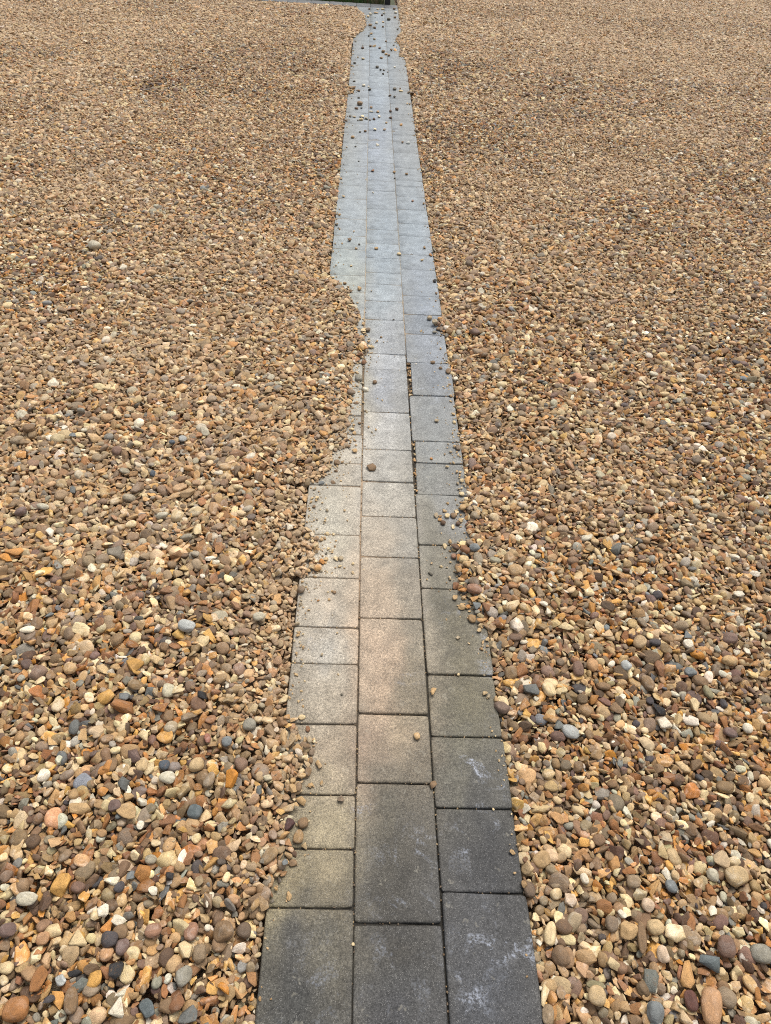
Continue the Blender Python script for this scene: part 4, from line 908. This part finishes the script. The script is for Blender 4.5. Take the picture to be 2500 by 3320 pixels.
JA = np.array([(a, b_) for a, b_, _ in JT])
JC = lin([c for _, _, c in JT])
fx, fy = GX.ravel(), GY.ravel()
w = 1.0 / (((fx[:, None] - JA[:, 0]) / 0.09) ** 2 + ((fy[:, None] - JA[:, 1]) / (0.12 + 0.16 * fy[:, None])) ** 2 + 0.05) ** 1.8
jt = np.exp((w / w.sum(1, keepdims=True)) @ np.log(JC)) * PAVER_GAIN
jz = np.interp(fy, [0.2, 1.1, 1.5, 2.4, 2.8, 10], [-.0045, -.0042, -.0030, -.0030, -.0012, -.0012]) - np.where((fx > 0.1) & (fy < 2.5), .0025, 0) + vnoise(fx, fy, 60.0) * np.where(fy > 2.6, 0.0003, np.where(fy > 1.2, 0.002, 0.003))
jz = np.where((fx > .15) & (fx < .19) & (fy > 1.58) & (fy < 2.37), -0.012, jz)
nn, mm = GX.shape
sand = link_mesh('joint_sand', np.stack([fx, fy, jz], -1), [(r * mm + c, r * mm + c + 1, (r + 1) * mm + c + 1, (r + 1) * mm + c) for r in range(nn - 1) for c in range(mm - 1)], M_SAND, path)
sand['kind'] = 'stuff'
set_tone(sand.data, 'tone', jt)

lawn = link_mesh('lawn', [(-6.5, EDGE_BACK + .006, -0.02), (0.30, EDGE_BACK + .006, -0.02), (0.30, 16, 0.02), (-6.5, 16, 0.02)], [(0, 1, 2, 3)], M_SOIL, smooth=False)
lawn['kind'] = 'structure'

# ------------------------------------------------------------------ stone shapes
bm = bmesh.new()
bmesh.ops.create_icosphere(bm, subdivisions=4, radius=1.0)
ICO_V = np.array([v.co[:] for v in bm.verts])
ICO_F = np.array([[v.index for v in f.verts] for f in bm.faces])
bm.free()
ICO_V /= np.linalg.norm(ICO_V, axis=1, keepdims=True)


def lumps(d, seed, freq):
    g = np.random.default_rng(seed)
    out = np.zeros(len(d))
    for _ in range(7):
        k = g.normal(size=3) * freq
        out += np.sin(d @ k + g.uniform(0, 6.28)) / 7
    return out


def rounded_shape(seed):
    g = np.random.default_rng(seed)
    p = g.uniform(2.0, 2.7)
    r = (np.abs(ICO_V) ** p).sum(1) ** (-1 / p)
    r = r * (1 + 0.16 * lumps(ICO_V, seed + 1, 1.7) + 0.05 * lumps(ICO_V, seed + 2, 4.5))
    # one or two worn flats
    for _ in range(2):
        n = g.normal(size=3)
        n /= np.linalg.norm(n)
        r = np.minimum(r, (0.78 + 0.2 * g.random()) / np.maximum(ICO_V @ n, 1e-3)) if g.random() < .6 else r
    v = ICO_V * r[:, None]
    v[:, 0] *= 1 + 0.18 * g.uniform(-1, 1) * v[:, 1]
    return v


def angular_shape(seed):
    g = np.random.default_rng(seed)
    n = g.normal(size=(g.integers(6, 11), 3))
    n /= np.linalg.norm(n, axis=1, keepdims=True)
    n = np.concatenate([n, np.array([[0, 0, 1.0], [0, 0, -1.0]]) + g.normal(scale=.15, size=(2, 3))])
    dist = g.uniform(0.55, 1.0, len(n))
    p = g.uniform(40, 120)
    q = np.maximum(ICO_V @ n.T, 0) / dist[None, :]
    r = ((q ** p).sum(1) + 1e-9) ** (-1 / p)
    r = np.minimum(r, 1.35)
    # conchoidal scoops
    for _ in range(g.integers(1, 4)):
        c = g.normal(size=3)
        c /= np.linalg.norm(c)
        r = r * (1 - g.uniform(.1, .3) * np.exp(-((1 - ICO_V @ c) / g.uniform(.08, .25))))
    r = r * (1 + 0.03 * lumps(ICO_V, seed + 3, 5.0) + 0.018 * lumps(ICO_V, seed + 5, 11.0))
    v = ICO_V * r[:, None]
    v[:, 0] += 0.35 * g.uniform(-1, 1) * v[:, 1]
    v[:, 2] += 0.3 * g.uniform(-1, 1) * v[:, 0]
    return v


def hull_shape(seed):
    """A knapped flint: a convex lump with crisp facets and narrow worn edges."""
    g = np.random.default_rng(seed)
    b_ = bmesh.new()
    pts = g.normal(size=(g.integers(9, 16), 3))
    pts /= np.linalg.norm(pts, axis=1, keepdims=True)
    pts *= g.uniform(.72, 1.0, (len(pts), 1))
    pts[:, 0] += .45 * g.uniform(-1, 1) * pts[:, 1]
    for q in pts:
        b_.verts.new(q)
    bmesh.ops.convex_hull(b_, input=list(b_.verts))
    bmesh.ops.delete(b_, geom=[v for v in b_.verts if not v.link_faces], context='VERTS')
    bmesh.ops.dissolve_limit(b_, angle_limit=R(14), verts=list(b_.verts), edges=list(b_.edges))
    bmesh.ops.bevel(b_, geom=list(b_.edges), offset=g.uniform(.018, .045), segments=1, affect='EDGES', profile=.5, clamp_overlap=True)
    bmesh.ops.triangulate(b_, faces=list(b_.faces))
    b_.verts.index_update()
    v = np.array([q.co[:] for q in b_.verts])
    f = np.array([[q.index for q in k.verts] for k in b_.faces])
    b_.free()
    v = v + 0.02 * lumps(v / np.linalg.norm(v, axis=1, keepdims=True), seed + 9, 6.0)[:, None] * v
    return v, f


def normalised(v):
    lo, hi = v.min(0), v.max(0)
    return (v - (lo + hi) / 2) / ((hi - lo) / 2)


N_ROUND, N_ANG, N_HULL = 20, 46, 34
SHAPES = [(normalised(rounded_shape(100 + 11 * k)), ICO_F) for k in range(N_ROUND)]
SHAPES += [(normalised(angular_shape(900 + 13 * k)), ICO_F) for k in range(N_ANG - N_HULL)]
for k in range(N_HULL):
    hv, hf = hull_shape(3000 + 17 * k)
    SHAPES.append((normalised(hv), hf))

# ------------------------------------------------------------------ gravel: stones dropped one layer after another on a height map
LE, RE = np.array(LEFT_EDGE), np.array(RIGHT_EDGE)


def left_edge(y):
    return np.interp(y, LE[:, 1], LE[:, 0])


def right_edge(y):
    return np.interp(y, RE[:, 1], RE[:, 0])


CELL = 0.005
HX0, HY0, HX1, HY1 = -5.2, -0.35, 7.2, 14.2
nx, ny = int((HX1 - HX0) / CELL), int((HY1 - HY0) / CELL)
yy = HY0 + (np.arange(ny) + .5) * CELL
xx = HX0 + (np.arange(nx) + .5) * CELL
YY, XX = np.meshgrid(yy, xx, indexing='ij')


def inside_depth(x, y):
    """How far a point lies inside the gravel (negative on the clear paving, on the edging or on the lawn)."""
    l = left_edge(y) - x
    r = x - right_edge(y)
    d = np.where(x < 0.08, l, r)
    back = np.where(x < 0.29, PATH_END - 0.012 - y, 9.0)
    return np.where((x > .26) & (y > 10.2), np.minimum(9.0, x - 0.33 - np.maximum(0, 0)), np.minimum(d, back))


D = inside_depth(XX, YY).astype(np.float32)
over_l = (left_edge(YY) > -0.150) & (XX < 0.08)
over_r = (right_edge(YY) < 0.316) & (XX >= 0.08) & (YY < 10.2)
spill = over_l | over_r
und = vnoise(XX, YY, 1.1) * 0.020 + vnoise(XX, YY, 2.9) * 0.017 + vnoise(XX + 3, YY, 6.5) * 0.008
fade = np.clip(D / 0.30, 0, 1)
T = np.where(spill, 0.007 + 0.004 * np.clip(D / 0.12, 0, 1) + und * fade, -0.009 + 0.020 * np.clip(D / 0.22, 0, 1) + und * fade).astype(np.float32)
on_path = (XX > -0.164) & (XX < 0.327) & (YY < PATH_END)
H = np.where(on_path, 0.0, np.minimum(T - np.where(YY > 4.6, 0.018, 0.030), -0.012)).astype(np.float32)
del YY, XX, over_l, over_r, spill, und, fade, on_path


def frustum_ok(x, y):
    m = 0.55 + 0.02 * y
    return (x > -0.47 - 0.373 * y - m) & (x < 0.60 + 0.4166 * y + m) & (y > 0.02) & (y < 13.9)


PAL_R = [('brown', 18), ('taupe', 10), ('tan', 12), ('grey brown', 9), ('mauve brown', 7), ('cream', 12), ('dark brown', 5), ('grey', 5), ('orange pink', 4), ('white', 3), ('blue grey', 1.5), ('mauve', 2), ('charcoal', 2), ('pale tan', 10), ('tan brown', 12), ('pale grey', 4)]
PAL_A = [('tan', 13), ('orange tan', 12), ('rust', 12), ('tan brown', 14), ('cream', 13), ('ochre', 7), ('orange', 7), ('taupe', 5), ('pale tan', 8), ('brown', 11), ('red brown', 9), ('grey', 2), ('white', 3.5), ('slate grey', 2.5), ('dark brown', 6), ('amber', 1.5)]
C_R = lin([PALETTE[n] for n, _ in PAL_R]); W_R = np.array([w for _, w in PAL_R], float); W_R /= W_R.sum()
C_A = lin([PALETTE[n] for n, _ in PAL_A]); W_A = np.array([w for _, w in PAL_A], float); W_A /= W_A.sum()

acc = []
UNIT = np.array([(r * math.cos(t), r * math.sin(t)) for r, k in ((0.0, 1), (0.5, 6), (0.95, 10)) for t in np.arange(k) * 2 * math.pi / k])
UR2 = np.clip(1 - (UNIT ** 2).sum(1), 0, 1)


def grid_idx(x, y):
    i = np.clip(((x - HX0) / CELL).astype(int), 0, nx - 1)
    j = np.clip(((y - HY0) / CELL).astype(int), 0, ny - 1)
    return j, i


def drop_batch(y_lo, y_hi, pitch, size_mul):
    ox, oy = rng.random(2) * pitch
    X0, X1 = -0.47 - 0.373 * y_hi - 1.0, 0.60 + 0.4166 * y_hi + 1.0
    X0, X1 = max(X0, HX0 + .05), min(X1, HX1 - .05)
    gx_ = np.arange(X0, X1, pitch) + ox
    gy_ = np.arange(y_lo, y_hi, pitch) + oy
    X, Y = [a.ravel() for a in np.meshgrid(gx_, gy_)]
    X = X + (rng.random(X.shape) - .5) * pitch * 0.75
    Y = Y + (rng.random(Y.shape) - .5) * pitch * 0.75
    n = len(X)
    a = np.clip(rng.lognormal(math.log(0.0102), 0.33, n), 0.0048, 0.0195) * size_mul
    dust = np.clip(1 - np.abs(Y - 1.4) / 1.4, 0, 1) * np.clip(1 - (left_edge(Y) - X) / 0.22, 0, 1) * (X < 0.08)
    a *= (1 - 0.36 * dust) * (1 + 0.26 * vnoise(X, Y, 1.7))
    d = inside_depth(X, Y)
    ok = frustum_ok(X, Y) & (d > a * np.where(np.where(X < 0.08, left_edge(Y) > -0.15, right_edge(Y) < 0.316), 0.72, 0.48)) & (Y < y_hi - rng.random(len(Y)) * .25)
    X, Y, a, dust = X[ok], Y[ok], a[ok], dust[ok]
    n = len(X)
    ang = rng.random(n) < 0.73
    bq = a * np.where(ang, rng.uniform(.48, .92, n), rng.uniform(.62, .95, n))
    cq = bq * np.where(ang, rng.uniform(.30, .74, n), rng.uniform(.46, .76, n))
    th = rng.uniform(0, 2 * math.pi, n)
    ct, st = np.cos(th), np.sin(th)
    lx, ly = a[:, None] * UNIT[None, :, 0], bq[:, None] * UNIT[None, :, 1]
    px = X[:, None] + lx * ct[:, None] - ly * st[:, None]
    py = Y[:, None] + lx * st[:, None] + ly * ct[:, None]
    J, I = grid_idx(px, py)
    hs = H[J, I]
    mean = hs.mean(1)
    lvl = T[J[:, 0], I[:, 0]]
    ok = (hs[:, :7].mean(1) < lvl - 0.42 * cq - 0.001)
    if not ok.any():
        return 0
    X, Y, a, bq, cq, th, ang, dust = (q[ok] for q in (X, Y, a, bq, cq, th, ang, dust))
    hs, J, I, px, py = hs[ok], J[ok], I[ok], px[ok], py[ok]
    mean = hs.mean(1)
    # slope of what lies below, by least squares over the footprint
    ex_, ey_ = px - X[:, None], py - Y[:, None]
    sxx, syy, sxy = (ex_ ** 2).sum(1), (ey_ ** 2).sum(1), (ex_ * ey_).sum(1)
    hx, hy = (ex_ * (hs - mean[:, None])).sum(1), (ey_ * (hs - mean[:, None])).sum(1)
    det = sxx * syy - sxy ** 2
    gx2, gy2 = (hx * syy - hy * sxy) / det, (hy * sxx - hx * sxy) / det
    g = np.hypot(gx2, gy2)
    lim = np.minimum(1, 0.85 / np.maximum(g, 1e-6))
    gx2, gy2 = gx2 * lim, gy2 * lim
    jit = np.where(ang, 0.50, 0.18)
    gx2 = gx2 + rng.normal(size=len(X)) * jit
    gy2 = gy2 + rng.normal(size=len(X)) * jit
    plane = mean[:, None] + gx2[:, None] * ex_ * .8 + gy2[:, None] * ey_ * .8
    need = (hs - plane)
    z = mean + 0.55 * cq + 0.35 * np.clip(need.max(1), 0, cq)
    top = z[:, None] + gx2[:, None] * ex_ + gy2[:, None] * ey_ + cq[:, None] * np.sqrt(UR2)[None, :]
    np.maximum.at(H, (J.ravel(), I.ravel()), top.ravel().astype(np.float32))
    acc.append(np.stack([X, Y, z, a, bq, cq, th, gx2, gy2, ang.astype(float), dust], 1))
    return len(X)


for y_lo, y_hi, mul, rounds in ((-0.1, 3.0, 0.93, 66), (2.7, 5.4, 0.95, 54), (5.1, 8.4, 1.02, 36), (8.1, 13.9, 1.12, 30)):
    for k in range(rounds):
        # big stones first, small ones settle into what is left
        s = mul * (1.14 if k < rounds * .25 else 1.0 if k < rounds * .75 else 0.80)
        drop_batch(y_lo, y_hi, 0.036 * mul, s)
P = np.concatenate(acc)

# stones that the layers above hide are not kept
def hidden(Pn):
    out = np.ones(len(Pn), bool)
    for u in ((0, 0), (.75, 0), (-.75, 0), (0, .75), (0, -.75)):
        lx, ly = Pn[:, 3] * u[0], Pn[:, 4] * u[1]
        ct, st = np.cos(Pn[:, 6]), np.sin(Pn[:, 6])
        ex_, ey_ = lx * ct - ly * st, lx * st + ly * ct
        J, I = grid_idx(Pn[:, 0] + ex_, Pn[:, 1] + ey_)
        zt = Pn[:, 2] + Pn[:, 7] * ex_ + Pn[:, 8] * ey_ + Pn[:, 5] * math.sqrt(max(0, 1 - u[0] ** 2 - u[1] ** 2))
        out &= H[J, I] > zt + 0.006
    return out


P = P[~hidden(P)]


def euler_from_tilt(gx_, gy_, th):
    """Rotation that spins a stone by th and lays its flat side on a slope (gx, gy)."""
    nrm = np.stack([-gx_, -gy_, np.ones_like(gx_)], 1)
    nrm /= np.linalg.norm(nrm, axis=1, keepdims=True)
    xa = np.stack([np.cos(th), np.sin(th), gx_ * np.cos(th) + gy_ * np.sin(th)], 1)
    xa /= np.linalg.norm(xa, axis=1, keepdims=True)
    ya = np.cross(nrm, xa)
    M = np.stack([xa, ya, nrm], 2)
    return np.stack([np.arctan2(M[:, 2, 1], M[:, 2, 2]), -np.arcsin(np.clip(M[:, 2, 0], -1, 1)), np.arctan2(M[:, 1, 0], M[:, 0, 0])], 1)


# ------------------------------------------------------------------ the stones one can point at
STONE_MESH = []
for s, sf in SHAPES:
    me = bpy.data.meshes.new('stone')
    me.from_pydata([tuple(v) for v in s], [], [tuple(int(i) for i in f) for f in sf])
    me.shade_smooth()
    me.materials.append(M_STONE)
    STONE_MESH.append(me)


def level_at(x, y, w_, l_):
    px = x + UNIT[:, 0] * w_ * .42
    py = y + UNIT[:, 1] * l_ * .42
    J, I = grid_idx(px, py)
    return H[J, I]


drop = np.zeros(len(P), bool)
rs = random.Random(31)
for (kind, x, y, w_, l_, cname, shp, label) in STONES:
    me = STONE_MESH[rs.randrange(N_ROUND)] if shp == 'r' else STONE_MESH[N_ROUND + rs.randrange(N_ANG)]
    o = bpy.data.objects.new('stone', me)
    COL.objects.link(o)
    th = rs.uniform(-.35, .35)
    on_paving = inside_depth(np.array([x]), np.array([y]))[0] < 0.004
    c = min(w_, l_) * (rs.uniform(.30, .38) if shp == 'r' else rs.uniform(.26, .36))
    hs = level_at(x, y, w_, l_)
    if on_paving:
        if y > 3.5:
            w_, l_, c = w_ * .86, l_ * .86, c * .72
        base = float(np.clip(np.percentile(hs, 60), 0, .02))
        z = base + c * 0.93
        tx, ty = rs.gauss(0, .05), rs.gauss(0, .05)
        y_ = y - 0.0
    else:
        z = float(np.percentile(hs, 65)) + c * 0.42
        tx, ty = rs.gauss(0, .2), rs.gauss(0, .2) - .12
        dx, dy = P[:, 0] - x, P[:, 1] - y
        near_ = ((dx / (w_ * .5 + P[:, 4] * .25)) ** 2 + (dy / (l_ * .5 + P[:, 4] * .25)) ** 2) < .8
        drop |= near_ & (P[:, 2] + P[:, 5] > z - c * .3)
    o.location = (x, y, z)
    o.rotation_euler = (ty, tx, th)
    o.scale = (w_ * .5, l_ * .5, c)
    col = muted(lin(PALETTE[cname])) * STONE_GAIN * WARM * rs.uniform(.94, 1.06) * (1.22 if on_paving and y > 4 else 1)
    o.color = (*[float(q) for q in col], 1.0)
    o['label'] = label
    o['category'] = 'stone'
    o['group'] = 'loose stones on the paving' if on_paving else 'stones picked out in the gravel'
P = P[~drop]

# crumbs too small to pick out join the gravel
extra = []
for (x, y, w_, l_, cname) in CRUMBS:
    c = min(w_, l_) * .34
    extra.append((x, y, c * .9, w_ * .5, l_ * .5, c, rs.uniform(-.3, .3), 0, 0, float(rs.random() < .5), 0, *(lin(PALETTE[cname]))))
# grit caught in the wide joints and scattered at the gravel's edge
for _ in range(150):
    y = rs.choice((rs.uniform(1.62, 1.76), rs.uniform(1.76, 2.36), rs.uniform(2.14, 2.36), rs.uniform(1.6, 2.4)))
    x = rs.gauss(.172, .004) if rs.random() < .62 else rs.gauss(-.002, .0025)
    s = rs.uniform(.0018, .0048)
    extra.append((x, y, -.008 + s * .6, s * 1.2, s, s * .8, rs.uniform(0, 6), 0, 0, 1.0, 0, *lin(PALETTE[rs.choice(('tan', 'cream', 'brown', 'orange tan', 'tan brown'))])))
for _ in range(420):
    y = rs.uniform(.28, 2.7)
    if rs.random() < .55:
        x = rs.choice((0.0, 0.163)) + rs.gauss(0, .0012)
    else:
        key = rs.choice(('left', 'middle', 'right'))
        y = rs.choice([q for q in ROWS[key] if .3 < q < 2.7]) + rs.gauss(0, .001)
        x = rs.uniform(*COLS[key])
    if x < float(left_edge(y)) or x > float(right_edge(y)):
        continue
    s = rs.uniform(.0008, .0021)
    extra.append((x, y, -.0022 + s * .5, s * 1.2, s, s * .8, rs.uniform(0, 6), 0, 0, 1.0, 0, *(lin(PALETTE[rs.choice(('tan', 'taupe', 'brown', 'pale tan', 'grey brown'))]) * (.6 if y < 1 else 1))))
for _ in range(1400):
    left = rs.random() < .6
    y = rs.uniform(.3, 9.8) if rs.random() < .5 else rs.uniform(.5, 2.6)
    dd = abs(rs.gauss(0, .022)) if y < .95 or rs.random() < .8 else rs.uniform(0, .12)
    x = float(left_edge(y)) + dd if left else float(right_edge(y)) - dd * .7
    if y > 3.6 and rs.random() < .6:
        continue
    if not (-.16 < x < .325) or (y < .95 and (dd > .04 or rs.random() < .5)):
        continue
    s = min(.0012 + rs.expovariate(1 / .0011), .0055) * (1 + .06 * y)
    extra.append((x, y, s * .7, s * 1.3, s, s * .8, rs.uniform(0, 6), 0, 0, 1.0, 0, *lin(PALETTE[rs.choice(('tan', 'cream', 'pale tan', 'pale tan', 'tan', 'tan brown', 'grey tan'))])))
extra = np.array(extra)

n = len(P)
ang = P[:, 9] > .5
ci_r, ci_a = rng.choice(len(C_R), n, p=W_R), rng.choice(len(C_A), n, p=W_A)
tone = np.where(ang[:, None], C_A[ci_a], C_R[ci_r])
tone = tone * np.exp(rng.normal(scale=.17, size=(n, 1))) * np.exp(rng.normal(scale=.035, size=(n, 3)))
# drifts of dusty stone between cleaner, rustier patches; further up, the paler tone paints in grazing sheen
patchy = vnoise(P[:, 0], P[:, 1], 1.3) + .6 * vnoise(P[:, 0] + 9, P[:, 1], 3.1)
dk = np.clip(.02 + .50 * patchy + .060 * np.clip(P[:, 1] - 1.5, 0, 7), 0, .50)
dk = np.maximum(dk, P[:, 10] * .68)[:, None]
tone = tone * (1 - .30 * np.clip(-patchy - .12, 0, .5))[:, None]
tone = tone * (1 - dk) + dk * lin((198, 173, 145))[None, :]
P = np.concatenate([np.concatenate([P, tone], 1), extra])
P[:, 11:14] = muted(P[:, 11:14]) * STONE_GAIN * WARM
n = len(P)
ang = P[:, 9] > .5
kind_idx = np.where(ang, N_ROUND + rng.integers(0, N_ANG, n), rng.integers(0, N_ROUND, n))
print('gravel stones:', n)

ns = len(SHAPES)
start = np.cumsum([0] + [len(s) for s, _ in SHAPES])
all_v = np.concatenate([s for s, _ in SHAPES] + [P[:, :3]]).astype(np.float32)
all_f = np.concatenate([sf + start[k] for k, (_, sf) in enumerate(SHAPES)])
me = bpy.data.meshes.new('gravel')
me.vertices.add(len(all_v))
me.vertices.foreach_set('co', all_v.ravel())
me.loops.add(all_f.size)
me.loops.foreach_set('vertex_index', all_f.ravel().astype(np.int32))
me.polygons.add(len(all_f))
me.polygons.foreach_set('loop_start', (np.arange(len(all_f)) * 3).astype(np.int32))
me.update(calc_edges=True)
me.shade_smooth()
me.materials.append(M_GRAVEL)
pad = int(start[-1])


def point_attr(name, kind, key, vals, width):
    a = me.attributes.new(name, kind, 'POINT')
    full = np.zeros((len(all_v), width), np.float32)
    full[pad:] = vals
    if kind == 'INT':
        a.data.foreach_set(key, full.astype(np.int32).ravel())
    else:
        a.data.foreach_set(key, full.ravel())


point_attr('spin', 'FLOAT_VECTOR', 'vector', euler_from_tilt(P[:, 7], P[:, 8], P[:, 6]), 3)
point_attr('size', 'FLOAT_VECTOR', 'vector', P[:, 3:6], 3)
point_attr('shape', 'INT', 'value', kind_idx[:, None], 1)
point_attr('tone', 'FLOAT_COLOR', 'color', np.concatenate([P[:, 11:14], np.ones((n, 1))], 1), 4)
sid = me.attributes.new('source', 'INT', 'FACE')
sid.data.foreach_set('value', np.repeat(np.arange(ns), [len(sf) for _, sf in SHAPES]).astype(np.int32))
isp = me.attributes.new('is_stone', 'BOOLEAN', 'POINT')
isp.data.foreach_set('value', (np.arange(len(all_v)) >= pad))

gravel = bpy.data.objects.new('gravel', me)
COL.objects.link(gravel)
gravel['kind'] = 'stuff'
gravel['label'] = 'mixed tan, brown and rust gravel spread on both sides of the paved strip'

ng = bpy.data.node_groups.new('scatter_gravel', 'GeometryNodeTree')
ng.interface.new_socket('Geometry', in_out='INPUT', socket_type='NodeSocketGeometry')
ng.interface.new_socket('Geometry', in_out='OUTPUT', socket_type='NodeSocketGeometry')
gn, gl = ng.nodes, ng.links
gi, go = gn.new('NodeGroupInput'), gn.new('NodeGroupOutput')


def named(name, kind):
    a = gn.new('GeometryNodeInputNamedAttribute')
    a.data_type = kind
    a.inputs['Name'].default_value = name
    return [o for o in a.outputs if o.enabled and o.name == 'Attribute'][0]


sep = gn.new('GeometryNodeSeparateGeometry')
sep.domain = 'POINT'
gl.new(gi.outputs[0], sep.inputs['Geometry'])
gl.new(named('is_stone', 'BOOLEAN'), sep.inputs['Selection'])
spl = gn.new('GeometryNodeSplitToInstances')
spl.domain = 'FACE'
gl.new(sep.outputs['Inverted'], spl.inputs['Geometry'])
gl.new(named('source', 'INT'), spl.inputs['Group ID'])
iop = gn.new('GeometryNodeInstanceOnPoints')
gl.new(sep.outputs['Selection'], iop.inputs['Points'])
gl.new(spl.outputs['Instances'], iop.inputs['Instance'])
iop.inputs['Pick Instance'].default_value = True
gl.new(named('shape', 'INT'), iop.inputs['Instance Index'])
e2r = gn.new('FunctionNodeEulerToRotation')
gl.new(named('spin', 'FLOAT_VECTOR'), e2r.inputs[0])
gl.new(e2r.outputs[0], iop.inputs['Rotation'])
gl.new(named('size', 'FLOAT_VECTOR'), iop.inputs['Scale'])
gl.new(iop.outputs['Instances'], go.inputs[0])
mod = gravel.modifiers.new('scatter', 'NODES')
mod.node_group = ng

# ------------------------------------------------------------------ post at the end of the path
post = empty('post', (0.205, 10.45, 0))
post['label'] = 'black square post standing on the lawn edge beyond the path'
post['category'] = 'post'


def bevel_box(name, sx, sy, z0, z1, bev, mat, parent):
    b_ = bmesh.new()
    bmesh.ops.create_cube(b_, size=1.0)
    for v in b_.verts:
        v.co = Vector((v.co.x * sx, v.co.y * sy, z0 + (v.co.z + .5) * (z1 - z0)))
    bmesh.ops.bevel(b_, geom=list(b_.edges), offset=bev, segments=2, affect='EDGES', profile=.6)
    m_ = bpy.data.meshes.new(name)
    b_.to_mesh(m_)
    b_.free()
    m_.materials.append(mat)
    ob = bpy.data.objects.new(name, m_)
    COL.objects.link(ob)
    ob.parent = parent
    return ob


bevel_box('shaft', .070, .070, -.05, 1.05, .004, M_BLACK, post)
bevel_box('cap', .082, .082, 1.052, 1.075, .006, M_BLACK, post)

# ------------------------------------------------------------------ grass behind the edging
gv, gf, gt = [], [], []
gr = random.Random(12)
for _ in range(14000):
    x = gr.uniform(-4.2, 0.16)
    y = EDGE_BACK + .012 + abs(gr.gauss(0, .35))
    h_ = gr.uniform(.025, .085)
    w_ = gr.uniform(.0022, .0042)
    t = gr.uniform(0, 6.283)
    lx, ly = math.cos(t), math.sin(t)
    bx, by = gr.gauss(0, .35) * h_, gr.gauss(0, .35) * h_
    k = len(gv)
    gv += [(x - lx * w_, y - ly * w_, -.02), (x + lx * w_, y + ly * w_, -.02), (x + lx * w_ * .7 + bx * .4, y + ly * w_ * .7 + by * .4, h_ * .6), (x - lx * w_ * .7 + bx * .4, y - ly * w_ * .7 + by * .4, h_ * .6), (x + bx, y + by, h_)]
    gf += [(k, k + 1, k + 2, k + 3), (k + 3, k + 2, k + 4)]
    dry = gr.random() < (.6 if x > -.05 else .12)
    c = (0.16, 0.12, 0.06) if dry else (0.045 + gr.random() * .03, 0.085 + gr.random() * .05, 0.022)
    gt += [c] * 5
grass = link_mesh('grass', gv, gf, M_GRASS, smooth=False)
set_tone(grass.data, 'tone', np.array(gt))
grass['kind'] = 'stuff'
